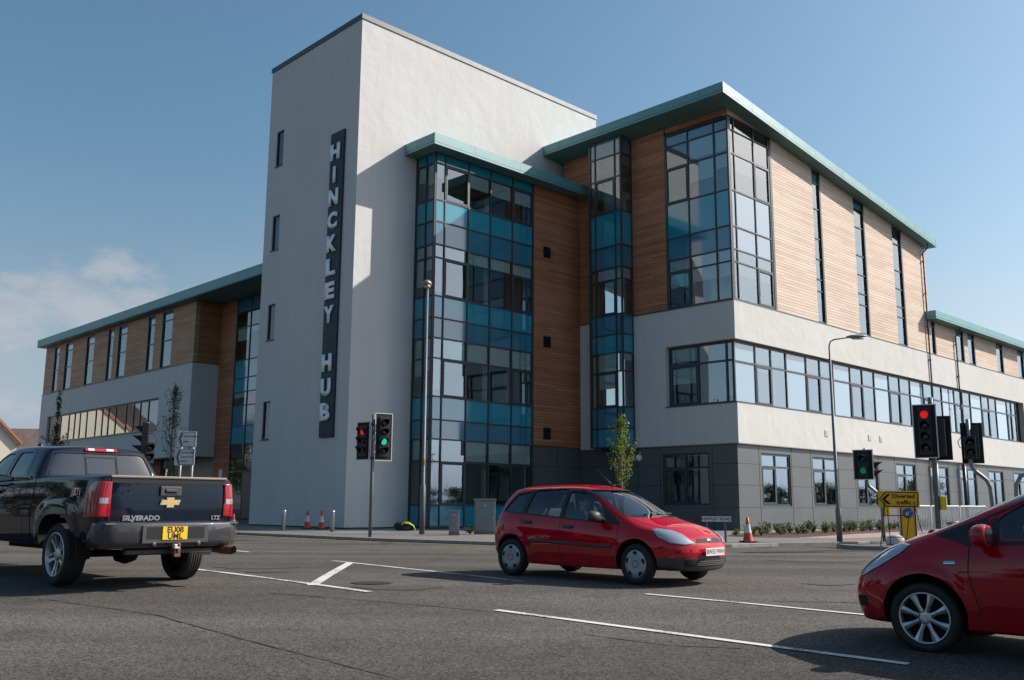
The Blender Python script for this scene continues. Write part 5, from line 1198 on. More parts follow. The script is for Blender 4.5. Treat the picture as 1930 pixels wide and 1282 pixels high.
    patches(sh,'tail_light','redlens',e,[(((cos(2.4),sin(2.4),0),(0,0,1),(-sin(2.4)*1,cos(2.4),0)),[(-.9,-.9),(-.89,-.9),(-.89,-.89)])],off=.004) if 0 else None
    for s_ in (1,-1):
        vw=((0,1,0),(0,0,1),(-1,0,0)); patches(sh,'tail_light','redlens',e,[(vw,[(s_*.52,.80),(s_*.72,.80),(s_*.60,1.22),(s_*.52,1.22)])],off=.004)
    # number plate and badge
    def plate(x,z,txt,m,size=.085,w=.26,h=.056,tilt=0):
        A=basis((x,0,z),(0,1,0),(tilt,0,1))   # normal +x
        b=MB(); b.box(-w,w,-h,h,0,.008,A); p=b.build('number_plate',M_[m],e,bevel=.003); lettering(txt,size,A@Matrix.Translation((0,0,.0095)),'matt',p,0,w=.001); return p
    plate(3.332,.475,'BW53 FWH','plate_w',size=.095)
    b=MB(); b.lathe([(0,.012),(.055,.010),(.07,.0)],basis((3.235,0,.642),(0,1,0),(-.6,0,1))@Matrix.Scale(.5,4,(0,1,0)),n=24); b.build('badge',M_['chrome'],e)
    for v,s_ in (('side',-1),('side+',1)):
        for x,z in ((1.20,.80),(.34,.86)):
            o=patches(sh,'door_handle','trim',e,[(v,rounded([(x-.09,z-.022),(x+.09,z-.022),(x+.09,z+.022),(x-.09,z+.022)],.02))],off=.006,thick=.022)
    mirror_cap('door_mirror',e,(1.80,-.93,.97),-1,'trim',1.15); mirror_cap('door_mirror',e,(1.80,.93,.97),1,'trim',1.15)
    b=MB(); b.tube([(1.50,0,1.445),(1.12,0,1.74)],[.006,.003],6); b.lathe([(0,0),(.03,0),(.02,.03),(0,.03)],Matrix.Translation((1.50,0,1.44)),n=12); b.build('aerial',M_['black'],e)
    b=MB(); b.tube([(2.33,-.35,1.0),(2.27,.05,1.045)],.009,6); b.tube([(2.36,-.05,1.01),(2.29,.45,1.02)],.009,6); b.build('wiper',M_['black'],e)
    # interior
    for y in (-.36,.36): seat(e,1.13,y,.34)
    b=MB(); b.box(-.05,.35,-.62,.62,.42,.58); b.build('rear_bench',M_['seat'],e,bevel=.05)
    b=MB(); b.box(-.16,-.04,-.6,.6,.5,1.08); b.build('rear_backrest',M_['seat'],e,bevel=.05)
    b=MB(); b.box(1.72,2.20,-.66,.66,.60,.84); b.build('dashboard',M_['dash'],e,bevel=.06,seg=3)
    b=MB()
    A=basis((1.55,-.36,.90),(0,1,0),(-.35,0,1)); n=28
    ring=[A@Vector((.185*cos(2*pi*k/n),.185*sin(2*pi*k/n),0)) for k in range(n+1)]; b.tube(ring,.014,8,caps=False); b.tube([A@Vector((-.18,0,0)),A@Vector((.18,0,0))],.018,6); b.build('steering_wheel',M_['black'],e)
    for (wx,y,fl,st_) in ((0,-.745,0,0),(0,.745,1,0),(2.486,-.745,0,-.10),(2.486,.745,1,-.10)):
        wheel('wheel',e,(wx,y,.29),.292,.203,.175,'hubcap',steer=st_,flip=bool(fl),sp=.5*wx)
    bpy.data.meshes.remove(sh)
    return e
HATCH=small_hatch()
# driver
def driver(parent_world):
    V={}; 
    pts=dict(pelvis=(0,0,0),waist=(-.05,0,.20),chest=(-.11,0,.40),neck0=(-.10,0,.53),neck1=(-.075,0,.60),head0=(-.05,0,.68),head1=(-.045,0,.78),
      shl=(-.11,.17,.48),ell=(.08,.24,.26),wrl=(.30,.13,.30),hal=(.38,.10,.34),shr=(-.11,-.17,.48),elr=(.08,-.24,.26),wrr=(.30,-.13,.30),har=(.38,-.10,.34),
      hipl=(.05,.10,-.01),knl=(.46,.12,.10),anl=(.80,.12,-.22),hipr=(.05,-.10,-.01),knr=(.46,-.12,.10),anr=(.80,-.12,-.22),tol=(.93,.12,-.22),tor=(.93,-.12,-.22))
    rad=dict(pelvis=.15,waist=.135,chest=.15,neck0=.065,neck1=.058,head0=.085,head1=.082,shl=.075,ell=.05,wrl=.032,hal=.035,shr=.075,elr=.05,wrr=.032,har=.035,hipl=.09,knl=.068,anl=.045,hipr=.09,knr=.068,anr=.045,tol=.04,tor=.04)
    E=[('pelvis','waist'),('waist','chest'),('chest','neck0'),('neck0','neck1'),('neck1','head0'),('head0','head1'),('chest','shl'),('shl','ell'),('ell','wrl'),('wrl','hal'),('chest','shr'),('shr','elr'),('elr','wrr'),('wrr','har'),
       ('pelvis','hipl'),('hipl','knl'),('knl','anl'),('anl','tol'),('pelvis','hipr'),('hipr','knr'),('knr','anr'),('anr','tor')]
    names=list(pts); me=bpy.data.meshes.new('person'); 
    # fingers closed round the wheel rim
    base=len(names); P=[pts[n] for n in names]; EE=[(names.index(a),names.index(b)) for a,b in E]; RR=[rad[n] for n in names]
    for hn,sg in (('hal',1),('har',-1)):
        h=Vector(pts[hn])
        for k,(ln,dz) in enumerate(((.055,.024),(.062,.008),(.058,-.008),(.045,-.024))):
            i0=len(P); P.append(tuple(h+Vector((.035,0,dz)))); P.append(tuple(h+Vector((.035+ln*.45,-sg*.012,dz)))); P.append(tuple(h+Vector((.035+ln*.35,-sg*.04,dz)))); RR+= [.011,.010,.008]
            EE+=[(names.index(hn),i0),(i0,i0+1),(i0+1,i0+2)]
        i0=len(P); P.append(tuple(h+Vector((.01,-sg*.03,.02)))); P.append(tuple(h+Vector((.04,-sg*.045,.03)))); RR+=[.013,.010]; EE+=[(names.index(hn),i0),(i0,i0+1)]
    me.from_pydata(P,EE,[]); o=link('person',me); 
    sk=o.modifiers.new('sk','SKIN'); sk.use_smooth_shade=True
    for i,v in enumerate(me.skin_vertices[0].data): v.radius=(RR[i],RR[i]*(1.0)); v.use_root=(i==0)
    sb=o.modifiers.new('ss','SUBSURF'); sb.levels=2; sb.render_levels=2
    ev=evald(o); bpy.data.objects.remove(o)
    # face: nose, brow, chin shaping on the head
    for v in ev.vertices:
        c=v.co
        if c.z>.62:
            d=Vector((c.x+.047,c.y,c.z-.73))
            c.y*= .86
            if d.x>0 and abs(c.y)<.02 and .69<c.z<.735: c.x+=.022*(1-abs(c.y)/.02)
            if d.x>0 and c.z<.66: c.x+=.010
    ev.materials.clear(); ev.materials.append(M_['skin']); ev.materials.append(M_['cloth_d']); ev.materials.append(M_['cloth_w'])
    for p in ev.polygons:
        c=p.center; p.use_smooth=True
        hand=(c.x>.28 and .2<c.z<.42 and abs(c.y)<.2)
        if c.z<.555 and not hand: p.material_index=2 if (abs(c.y)<.05 and c.x>-.06 and c.z>.34) else 1
    o=link('person',ev); tag(o,'driver in a dark jacket and white shirt seated at the wheel of the hatchback','person')
    # hair and sunglasses
    bm=bmesh.new(); bmesh.ops.create_icosphere(bm,subdivisions=3,radius=1)
    for v in bm.verts:
        n=v.co.normalized(); v.co=Vector((-.06+n.x*.108,n.y*.088,.765+n.z*.10))
    bmesh.ops.delete(bm,geom=[v for v in bm.verts if (v.co.x>.0 and v.co.z<.80) or v.co.z<.68],context='VERTS')
    for f in bm.faces: f.smooth=True
    m2=bpy.data.meshes.new('hair'); bm.to_mesh(m2); bm.free(); link('hair',m2,o,M_['hair'])
    b=MB()
    for s_ in (-1,1): b.lathe([(0,.006),(.022,.004),(.024,0)],basis((.042,s_*.032,.742),(0,1,0),(0,0,1))@Matrix.Scale(.8,4,(0,1,0)),n=14); b.tube([(.04,s_*.055,.745),(-.04,s_*.078,.745)],.003,6)
    b.tube([(.045,-.012,.745),(.045,.012,.745)],.003,6); b.build('sunglasses',M_['matt'],o)
    return o
DRV=driver(None)
def place_car(e,x,y,z,deg,sc,pitch=0):
    e.location=(x,y,z); e.rotation_mode='XYZ'; e.rotation_euler=(0,radians(pitch),radians(deg)); e.scale=(sc,sc,sc)
HP=(.56,16.48,-42.5)
place_car(HATCH,HP[0],HP[1],-.10,HP[2],1.0)
c_,s_=cos(radians(HP[2])),sin(radians(HP[2])); lx,ly=1.25,-.37
DRV.location=(HP[0]+lx*c_-ly*s_,HP[1]+lx*s_+ly*c_,-.10+.50); DRV.rotation_euler=(0,0,radians(HP[2]))
# ======== small deep red hatchback cut by the right edge ========
def near_hatch():
    e=empty('small_hatchback',(0,0,0),0,'deep red hatchback with alloy wheels cut off by the right edge','car')
    def R(x,fe,si,lo,mi,be,rr,rm,rc,fz=.16): return [(x,0,fz),(x,*fe),(x,*si),(x,*lo),(x,*mi),(x,*be),(x,*rr),(x,*rm),(x,0,rc)]
    st=[
     [(-.42,0,.28),(-.46,0,.3),(-.50,0,.36),(-.54,0,.55),(-.52,0,.85),(-.48,0,1.05),(-.30,0,1.44),(-.27,0,1.47),(-.24,0,1.48)],
     [(-.38,0,.24),(-.40,.45,.26),(-.44,.58,.33),(-.47,.64,.55),(-.45,.62,.85),(-.40,.56,1.05),(-.24,.44,1.43),(-.22,.24,1.47),(-.21,0,1.49)],
     [(-.25,0,.22),(-.26,.60,.24),(-.28,.76,.32),(-.29,.80,.55),(-.28,.79,.85),(-.22,.73,1.06),(-.08,.56,1.44),(-.08,.3,1.49),(-.08,0,1.505)],
     R(.1,(.62,.2),(.80,.25),(.84,.55),(.845,.82),(.78,1.04),(.60,1.47),(.32,1.51),1.525),
     R(.9,(.62,.18),(.80,.22),(.845,.52),(.85,.80),(.79,1.01),(.62,1.48),(.33,1.53),1.54),
     R(1.4,(.62,.18),(.80,.22),(.845,.50),(.85,.78),(.79,.985),(.62,1.44),(.33,1.505),1.52),
     R(1.68,(.62,.18),(.80,.22),(.845,.50),(.85,.775),(.79,.975),(.635,1.36),(.35,1.43),1.45),
     R(2.02,(.62,.18),(.80,.22),(.845,.50),(.85,.77),(.785,.975),(.67,1.20),(.40,1.275),1.295),
     R(2.30,(.62,.19),(.80,.23),(.845,.51),(.85,.77),(.78,.965),(.70,1.075),(.44,1.135),1.155),
     R(2.52,(.62,.20),(.79,.26),(.84,.52),(.845,.76),(.765,.93),(.66,1.00),(.42,1.05),1.07),
     R(2.75,(.60,.20),(.77,.27),(.825,.52),(.82,.73),(.725,.875),(.61,.93),(.38,.975),.99),
     [(2.95,0,.19),(2.95,.56,.2),(2.96,.73,.26),(2.98,.785,.50),(2.96,.765,.68),(2.93,.66,.80),(2.91,.55,.85),(2.90,.33,.89),(2.90,0,.905)],
     [(3.08,0,.19),(3.10,.46,.20),(3.12,.60,.25),(3.15,.66,.47),(3.12,.635,.63),(3.06,.55,.735),(3.03,.46,.775),(3.01,.27,.815),(3.01,0,.83)],
     [(3.15,0,.19),(3.19,.25,.2),(3.215,.34,.25),(3.245,.36,.46),(3.21,.34,.60),(3.14,.30,.70),(3.12,.26,.735),(3.10,.15,.765),(3.09,0,.775)],
     [(3.17,0,.19),(3.22,0,.2),(3.245,0,.25),(3.275,0,.45),(3.24,0,.59),(3.17,0,.69),(3.15,0,.72),(3.13,0,.745),(3.12,0,.755)]]
    sh=cage(st,[(6,6,10,.3),(2,3,11,.5)])
    wheels=[(0,.30),(2.46,.30)]; arch_flare(sh,wheels,.385,.02)
    cut=[]
    for wx,wz in wheels:
        for s_ in (-1,1): cut.append(tmp(cyl_cut(wx,wz+.02,.372,*((.50,1.1) if s_>0 else (-1.1,-.50))),M_['matt']))
    cst=[[(x,0,z0),(x,w*.8,z0),(x,w,z0+.05),(x,w,zb),(x,wr,zr),(x,wr*.6,zr+.02),(x,0,zr+.03)] for x,z0,w,zb,wr,zr in ((-.15,.62,.60,1.0,.44,1.36),(.2,.35,.72,1.0,.54,1.42),(.9,.30,.745,.98,.565,1.44),(1.4,.30,.745,.95,.565,1.40),(1.70,.32,.745,.94,.575,1.32),(2.0,.40,.735,.92,.60,1.16),(2.3,.62,.70,.90,.56,1.02))]
    b=MB(); rows=[]
    for c in cst: rows.append([b.bm.verts.new(p) for p in c]+[b.bm.verts.new((p[0],-p[1],p[2])) for p in c[-2:0:-1]])
    for a,c in zip(rows,rows[1:]):
        for k in range(len(a)): b._f([a[k],a[(k+1)%len(a)],c[(k+1)%len(a)],c[k]])
    b._f(rows[0]); b._f(rows[-1][::-1]); cut.append(tmp(b,M_['matt']))
    W1=rounded([(1.80,1.01),(1.02,1.035),(1.03,1.45),(1.34,1.432),(1.60,1.33),(1.82,1.19)],.05)
    W0=rounded([(1.93,1.005),(1.86,1.01),(1.88,1.155),(1.93,1.12)],.02)
    W2=rounded([(.94,1.04),(.12,1.08),(.22,1.40),(.5,1.44),(.95,1.45)],.05)
    for w_ in (W1,W2,W0): cut.append(tmp(prism_y(w_,-1.2,1.2),M_['matt']))
    WS=rounded([(-.66,1.08),(.66,1.08),(.54,1.45),(-.54,1.45)],.08); cut.append(tmp(prism_dir(WS,'front',1.3,3.0),M_['matt']))
    RW=rounded([(-.50,1.1),(.50,1.1),(.42,1.38),(-.42,1.38)],.08); cut.append(tmp(prism_dir(RW,'rear',-.05,1.0),M_['matt']))
    finish_body('body',sh,e,'redpaint2',cut)
    for w_,nm in ((W1,'front_door_window'),(W2,'rear_door_window'),(W0,'quarter_light')):
        for v in ('side','side+'): patches(sh,nm,'carglass',e,[(v,w_)],off=-.012)
    for v in ('side','side+'):
        patches(sh,'pillar_trim','black',e,[(v,[(.94,1.04),(1.02,1.03),(1.03,1.46),(.95,1.46)]),(v,[(1.80,1.0),(1.86,.995),(1.88,1.17),(1.82,1.20)])],off=.003)
        patches(sh,'corner_glass','darkglass' if 0 else 'black',e,[(v,rounded([(2.0,.962),(2.06,.952),(2.36,1.035),(2.10,1.13),(2.0,1.165)],.03))],off=.004)
        patches(sh,'corner_glass','black',e,[(v,[(1.90,.965),(1.99,.955),(1.99,1.165),(1.90,1.20)])],off=.0035)
        patches(sh,'belt_trim','black',e,line_specs(v,[(2.1,.962),(1.98,.962),(1.02,1.017),(.1,1.06)],.03)+line_specs(v,[(1.90,1.20),(1.84,1.225),(1.60,1.345),(1.34,1.445),(1.0,1.462),(.5,1.452),(.2,1.41)],.018),off=.0045)
        [patches(sh,'door_seam','matt',e,L_,off=.002) for L_ in (line_specs(v,[(2.045,.955),(2.06,.72),(2.0,.45),(1.98,.32)],.008),line_specs(v,[(.985,1.03),(.98,.60),(1.0,.26)],.007),)]
        patches(sh,'side_repeater','chrome',e,[(v,rounded([(2.16,.775),(2.26,.775),(2.26,.81),(2.16,.81)],.017))],off=.004,thick=.006)
        patches(sh,'door_handle','redpaint2',e,[(v,rounded([(1.06,.86),(1.26,.86),(1.26,.90),(1.06,.90)],.02))],off=.008,thick=.02)
        patches(sh,'lower_lip','matt',e,[(v,[(2.78,.15),(3.35,.15),(3.35,.245),(2.80,.235)])],off=.003)
    patches(sh,'windscreen','carglass',e,[('front',WS)],off=-.01); patches(sh,'rear_screen','carglass',e,[('rear',RW)],off=-.01)
    patches(sh,'bonnet_seam','matt',e,line_specs('top',[(2.42,.66),(2.75,.61),(3.0,.47)],.008)+line_specs('top',[(2.42,-.66),(2.75,-.61),(3.0,-.47)],.008),off=.002)
    for s_ in (1,-1):
        an=radians(68); vw=((-sin(an)*s_,cos(an),0),(0,0,1),(cos(an),sin(an)*s_,0))
        def cv(x,y,z): return (Vector(vw[0]).dot(Vector((x,y*s_,z))),z)
        poly=[cv(3.08,.57,.63),cv(3.06,.54,.72),cv(2.97,.60,.83),cv(2.82,.65,.91),cv(2.66,.69,.945),cv(2.58,.72,.935),cv(2.66,.765,.86),cv(2.86,.765,.735),cv(3.02,.67,.64)]
        patches(sh,'headlight','lampglass',e,[(vw,poly)],off=.004,thick=.006)
        patches(sh,'fog_light','matt',e,[(vw,rounded([cv(3.12,.60,.35),cv(3.0,.72,.36),cv(3.0,.72,.46),cv(3.12,.60,.45)],.03))],off=.004)
    patches(sh,'grille','matt',e,[('front',rounded([(-.40,.25),(.40,.25),(.46,.40),(-.46,.40)],.04))],off=.004)
    for v,s_ in (('side',-1),('side+',1)): mirror_cap('door_mirror',e,(1.88,s_*.955,1.04),s_,'redpaint2',1.35)
    b=MB(); b.tube([(2.36,.30,1.13),(2.30,-.15,1.16)],.009,6); b.tube([(2.42,.55,1.05),(2.36,.10,1.125)],.009,6); b.lathe([(0,0),(.05,0),(.03,.03),(0,.035)],Matrix.Translation((2.43,.52,1.04)),n=14); b.build('wiper',M_['black'],e)
    for y in (-.36,.36): seat(e,.80,y,.42)
    b=MB(); b.box(-.05,.35,-.62,.62,.46,.62); b.build('rear_bench',M_['seat'],e,bevel=.05)
    b=MB(); b.box(1.68,2.30,-.68,.68,.70,.965); b.build('dashboard',M_['beige'],e,bevel=.08,seg=3)
    b=MB(); A=basis((1.55,-.36,.98),(0,1,0),(-.35,0,1)); n=28
    b.tube([A@Vector((.185*cos(2*pi*k/n),.185*sin(2*pi*k/n),0)) for k in range(n+1)],.014,8,caps=False); b.tube([A@Vector((-.18,0,0)),A@Vector((.18,0,0))],.018,6); b.build('steering_wheel',M_['black'],e)
    b=MB(); b.lathe([(0,.0),(.09,.0),(.11,.06),(.10,.11),(0,.13)],basis((1.95,.0,.965),(0,1,0),(-.1,0,1))@Matrix.Rotation(pi/2,4,'X'),n=20); b.build('instrument_hood',M_['beige'],e)
    for (wx,y,fl) in ((0,-.745,0),(0,.745,1),(2.46,-.745,0),(2.46,.745,1)): wheel('wheel',e,(wx,y,.30),.303,.222,.19,'multi',flip=bool(fl),sp=.35+wx)
    bpy.data.meshes.remove(sh); return e
NEAR=near_hatch(); place_car(NEAR,6.12,7.77,-.232,139,1.0,pitch=.1)
# ======== dark blue pickup ========
def pickup():
    e=empty('pickup_truck',(0,0,0),0,'dark blue four wheel drive pickup turning away at the left edge','pickup truck')
    def R(x,w,zb,zt,crown=.0,wt=None):
        wt=wt or w-.05
        return [(x,0,zb-.02),(x,w-.16,zb-.02),(x,w-.045,zb),(x,w,zb+.17),(x,w+.005,zb+.42),(x,w-.012,zt-.20),(x,wt+.012,zt-.035),(x,wt-.03,zt),(x,wt*.5,zt+crown),(x,0,zt+crown)]
    st=[]
    B=(( -1.10,.96),(-.9,.985),(-.6,.995),(0,1.0),(.6,.995),(.86,.99),(1.6,.99),(2.4,.99),(2.9,.985),(3.3,.985),(3.9,.975))
    first=R(-1.14,.93,.60,1.415); st.append([(p[0],0,p[2]) for p in first]); st.append([(p[0],p[1]*.55,p[2]) for p in first]); st.append(first)
    for x,w in B: st.append(R(x,w,.58 if x<-.5 else .52,1.42 if x<.9 else 1.40 if x<2.9 else 1.34))
    st+= [R(4.25,.95,.50,1.28,.05),R(4.5,.90,.50,1.20,.05)]
    l=R(4.62,.80,.52,1.12,.03); st.append(l); st.append([(4.68,p[1]*.5,p[2]) for p in l]); st.append([(4.70,0,p[2]) for p in l])
    K=len(st)
    sh=cage(st,[(2,2,K-3,.6),(6,2,K-3,.5),(7,2,K-3,.6)]+[(k,1,2,.0) for k in range(1)],sub=3)
    wheels=[(0,.40),(3.65,.40)]
    # squared wheel-arch flares
    for v in sh.vertices:
        for wx,wz in wheels:
            dx=abs(v.co.x-wx); dz=v.co.z-wz
            d=(dx**3.2+max(0,dz)**3.2)**(1/3.2) if dz>0 else dx
            if d<.78 and abs(v.co.y)>.8: 
                t=max(0,min(1,(.74-d)/.10)); v.co.y+=(1 if v.co.y>0 else -1)*.018*(t*t*(3-2*t))
    cut=[]
    for wx,wz in wheels:
        poly=[(wx+.545*(abs(cos(t))**.72)*(1 if cos(t)>0 else -1), wz+.03+.50*(sin(t)**.72)) for t in [pi*k/24 for k in range(25)]]+[(wx-.545,.2),(wx+.545,.2)]
        for s_ in (-1,1): cut.append(tmp(prism_y(poly,*((.55,1.3) if s_>0 else (-1.3,-.55))),M_['matt']))
    b=MB(); b.box(-1.03,.80,-.80,.80,.88,1.6); cut.append(tmp(b,M_['matt']))
    b=MB(); b.box(.845,.872,-1.2,1.2,.3,1.6); cut.append(tmp(b,M_['matt']))
    finish_body('body',sh,e,'navy',cut)
    # cab
    def C(x,z0,zt,wb,wt,cr=.03): return [(x,0,z0),(x,wb,z0),(x,wb,z0+.10),(x,wb-(wb-wt)*.55,z0+(zt-z0)*.62),(x,wt,zt-.04),(x,wt-.06,zt),(x,wt*.5,zt+cr),(x,0,zt+cr+.01)]
    cs=[[(.90,p[1]*0,p[2]) if 0 else (.89+max(0,p[2]-1.42)*.38,0,p[2]) for p in C(0,1.36,1.85,.90,.70)],
        [(.89+max(0,p[2]-1.42)*.38,p[1]*.6,p[2]) for p in C(0,1.36,1.85,.90,.70)],
        [(.90+max(0,p[2]-1.42)*.38,p[1],p[2]) for p in C(0,1.36,1.85,.90,.70)],
        [(.98+max(0,p[2]-1.42)*.36,p[1],p[2]) for p in C(0,1.36,1.865,.935,.735)],
        C(1.45,1.36,1.89,.94,.75),C(2.0,1.36,1.90,.94,.755),C(2.45,1.36,1.885,.94,.75),C(2.75,1.36,1.80,.935,.75),C(3.1,1.36,1.58,.93,.82),C(3.32,1.34,1.42,.92,.86)]
    cs.append([(3.36,p[1]*.5,p[2]) for p in C(0,1.33,1.37,.9,.86,.01)]); cs.append([(3.38,0,p[2]) for p in C(0,1.33,1.37,.9,.86,.01)])
    cb=cage(cs,[(5,2,8,.3),(1,2,9,.9)]+[],sub=3)
    cut=[]
    cst=[[(x,0,1.0),(x,.80,1.0),(x,.84,1.1),(x,.84,1.42),(x,wt,zt),(x,wt*.5,zt+.02),(x,0,zt+.03)] for x,wt,zt in ((1.10,.62,1.74),(1.5,.67,1.80),(2.4,.67,1.80),(2.9,.70,1.62),(3.15,.74,1.46))]
    def hollow():
        b=MB(); rows=[]
        for c in cst: rows.append([b.bm.verts.new(p) for p in c]+[b.bm.verts.new((p[0],-p[1],p[2])) for p in c[-2:0:-1]])
        for a,c in zip(rows,rows[1:]):
            for k in range(len(a)): b._f([a[k],a[(k+1)%len(a)],c[(k+1)%len(a)],c[k]])
        b._f(rows[0]); b._f(rows[-1][::-1]); return tmp(b,M_['matt'])
    cut.append(hollow())
    W1=rounded([(2.98,1.45),(2.12,1.46),(2.12,1.80),(2.44,1.80),(2.70,1.72)],.06); W2=rounded([(1.96,1.46),(1.36,1.47),(1.46,1.80),(1.96,1.81)],.07)
    for w_ in (W1,W2): cut.append(tmp(prism_y(w_,-1.3,1.3),M_['matt']))
    RW=rounded([(-.78,1.47),(.78,1.47),(.66,1.79),(-.66,1.79)],.07); cut.append(tmp(prism_dir(RW,'rear',-1.35,-.5),M_['matt']))
    WS=rounded([(-.78,1.42),(.78,1.42),(.68,1.80),(-.68,1.80)],.07); cut.append(tmp(prism_dir(WS,'front',2.5,4),M_['matt']))
    o=finish_body('cab',cb,e,'navy',cut)
    for w_,nm,g in ((W1,'front_door_window','carglass'),(W2,'rear_door_window','darkglass')):
        for v in ('side','side+'): patches(cb,nm,g,e,[(v,w_)],off=-.012)
    patches(cb,'windscreen','carglass',e,[('front',WS)],off=-.012); patches(cb,'rear_screen','darkglass',e,[('rear',RW)],off=-.012)
    patches(cb,'slider_frame','matt',e,line_specs('rear',[(-.22,1.49),(.22,1.49),(.22,1.74),(-.22,1.74),(-.22,1.49)],.012)+line_specs('rear',[(-.24,1.46),(-.24,1.79)],.008)+line_specs('rear',[(.24,1.46),(.24,1.79)],.008),off=-.006)
    patches(cb,'window_seal','matt',e,line_specs('rear',[(-.80,1.46),(.80,1.46),(.675,1.80),(-.675,1.80),(-.80,1.46)],.016),off=.002)
    for v in ('side','side+'): [patches(cb,'door_seam','matt',e,L_,off=.002) for L_ in (line_specs(v,[(2.04,1.38),(2.04,1.83)],.008),line_specs(v,[(1.22,1.40),(1.36,1.78),(1.5,1.85)],.008),)]; [patches(sh,'door_seam','matt',e,L_,off=.002) for L_ in (line_specs(v,[(2.04,1.42),(2.04,.56)],.008),line_specs(v,[(1.16,1.40),(1.10,1.1),(1.14,.56)],.008),line_specs(v,[(3.1,1.36),(3.08,.56)],.008),)]; patches(sh,'door_handle','navy',e,[(v,rounded([(2.12,1.20),(2.36,1.20),(2.36,1.25),(2.12,1.25)],.02))],off=.01,thick=.025)
    # high stop lamp
    A=basis((1.045,0,1.845),(0,-1,0),(.35,0,1))
    b=MB(); b.box(-.24,.24,-.028,.028,0,.02,A); h=b.build('high_stop_lamp',M_['redlens'],e,bevel=.012)
    b=MB(); b.box(-.19,-.10,-.016,.018,.018,.0235,A); b.box(.08,.19,-.016,.018,.018,.0235,A); b.build('clear_lens',M_['conewhite'],h)
    # tail lamps wrap the corners
    for s_ in (1,-1):
        an=radians(50); n=Vector((-cos(an),sin(an)*s_,0)); u=Vector((0,0,1)).cross(n)*-1*s_; vw=(tuple(u),(0,0,1),tuple(n))
        def cv(x,y,z): return (u.dot(Vector((x,y*s_,z))),z)
        poly=[cv(-1.14,.80,.90),cv(-1.14,.80,1.345),cv(-1.04,.96,1.35),cv(-.96,.985,1.30),cv(-.90,.99,1.18),cv(-.87,.995,.98),cv(-.87,.995,.90)]
        t=patches(sh,'tail_lamp','redlens',e,[(vw,poly)],off=.004,thick=.012)
        poly=[cv(-1.14,.83,1.07),cv(-1.14,.83,1.14),cv(-1.11,.92,1.14),cv(-1.11,.92,1.07)]
        patches(sh,'reversing_lens','lampglass',t,[(vw,poly)],off=.018)
    # tailgate: shut lines, inset panel, cap, handle, emblem, names
    patches(sh,'tailgate_seam','matt',e,line_specs('rear',[(-.80,1.40),(-.80,.84),(.80,.84),(.80,1.40)],.012),off=.003)
    patches(sh,'tailgate_panel','navy',e,[('rear',rounded([(-.70,1.02),(.70,1.02),(.74,1.30),(-.74,1.30)],.07))],off=-.004) if 0 else None
    b=MB(); b.box(-1.165,-1.05,-.82,.82,1.395,1.43); b.build('tailgate_cap',M_['greyplastic'],e,bevel=.012)
    b=MB(); b.box(-1.150,-1.10,-.80,.80,1.33,1.394); b.build('tailgate_recess',M_['matt'],e)
    def RM(y,z,dx=0): return basis((-1.152-dx,y,z),(0,-1,0),(0,0,1))   # outward normal -x
    b=MB(); b.box(-.15,.15,-.065,.065,-.01,.018,RM(0,1.235)); h=b.build('tailgate_handle',M_['trim'],e,bevel=.02,seg=3)
    b=MB(); b.box(-.085,.085,-.035,.035,.016,.020,RM(0,1.23)); b.build('handle_recess',M_['matt'],h); b=MB(); b.box(-.08,.08,.0,.035,.02,.034,RM(0,1.225)); b.build('handle_lever',M_['trim'],h,bevel=.006)
    g=[(-.15,-.028),(-.128,.038),(-.055,.038),(-.055,.068),(.055,.068),(.055,.038),(.15,.038),(.128,-.028),(.055,-.028),(.055,-.062),(-.055,-.062),(-.055,-.028)]
    b=MB(); b.prism([(x*.88,y*.88) for x,y in g],RM(0,1.085),0,.02); eb=b.build('emblem',M_['gold'],e)
    b=MB(); b.prism([(x*.97,y*1.02) for x,y in g],RM(0,1.085),0,.014); b.build('emblem_rim',M_['chrome'],eb)
    lettering('SILVERADO',.085,RM(.38,.885)@Matrix.Scale(1.15,4,(1,0,0)),'chrome',e,ext=.004,w=.004); lettering('LTZ',.075,RM(-.68,.885),'chrome',e,ext=.004,w=.003)
    # side decal
    for s_,v in ((1,'side+'),(-1,'side')):
        y=1.0*s_; A=basis((-.58,y+.006*s_,1.205),(-1*-1*(-1) if s_>0 else 1,0,0),(0,0,1))
        b=MB(); b._f([b.bm.verts.new(A@Vector((p[0],p[1],.004))) for p in ((-.16,-.05),(-.07,.06),(.02,.06),(-.05,-.05))]); b.build('decal_slash',M_['redlens'],e,recalc=False)
        lettering('Z71',.13,A@Matrix.Translation((.06,.01,.005)),'chrome',e,ext=0,name='decal',w=.003); lettering('4x4',.05,A@Matrix.Translation((.10,-.055,.005)),'plate_w',e,ext=0,name='decal')
    # rear bumper
    pf=[(-.90,.955),(-1.12,.965),(-1.26,.93),(-1.33,.78),(-1.345,.30),(-1.345,0)]
    bm=bmesh.new(); rings=[]
    full=[(x,y) for x,y in pf]+[(x,-y) for x,y in pf[-2::-1]]
    for x,y in full:
        k=0
        rings.append([bm.verts.new(q) for q in ((x+.10,y*.94,.83),(x,y,.835),(x-.012,y*1.005,.80),(x-.012,y*1.005,.60),(x+.03,y*.985,.52),(x+.12,y*.94,.50))])
    for a,b_ in zip(rings,rings[1:]):
        for k in range(5): bm.faces.new((a[k],b_[k],b_[k+1],a[k+1])).smooth=True
    bmesh.ops.recalc_face_normals(bm,faces=bm.faces)
    me=bpy.data.meshes.new('rear_bumper'); bm.to_mesh(me); bm.free(); bp=link('rear_bumper',me,e,M_['bumpergrey'])
    md=bp.modifiers.new('s','SOLIDIFY'); md.thickness=.02
    b=MB(); b.box(-1.33,-.98,-.93,.93,.80,.829); b.build('bumper_top',M_['trim'],bp,bevel=.008)
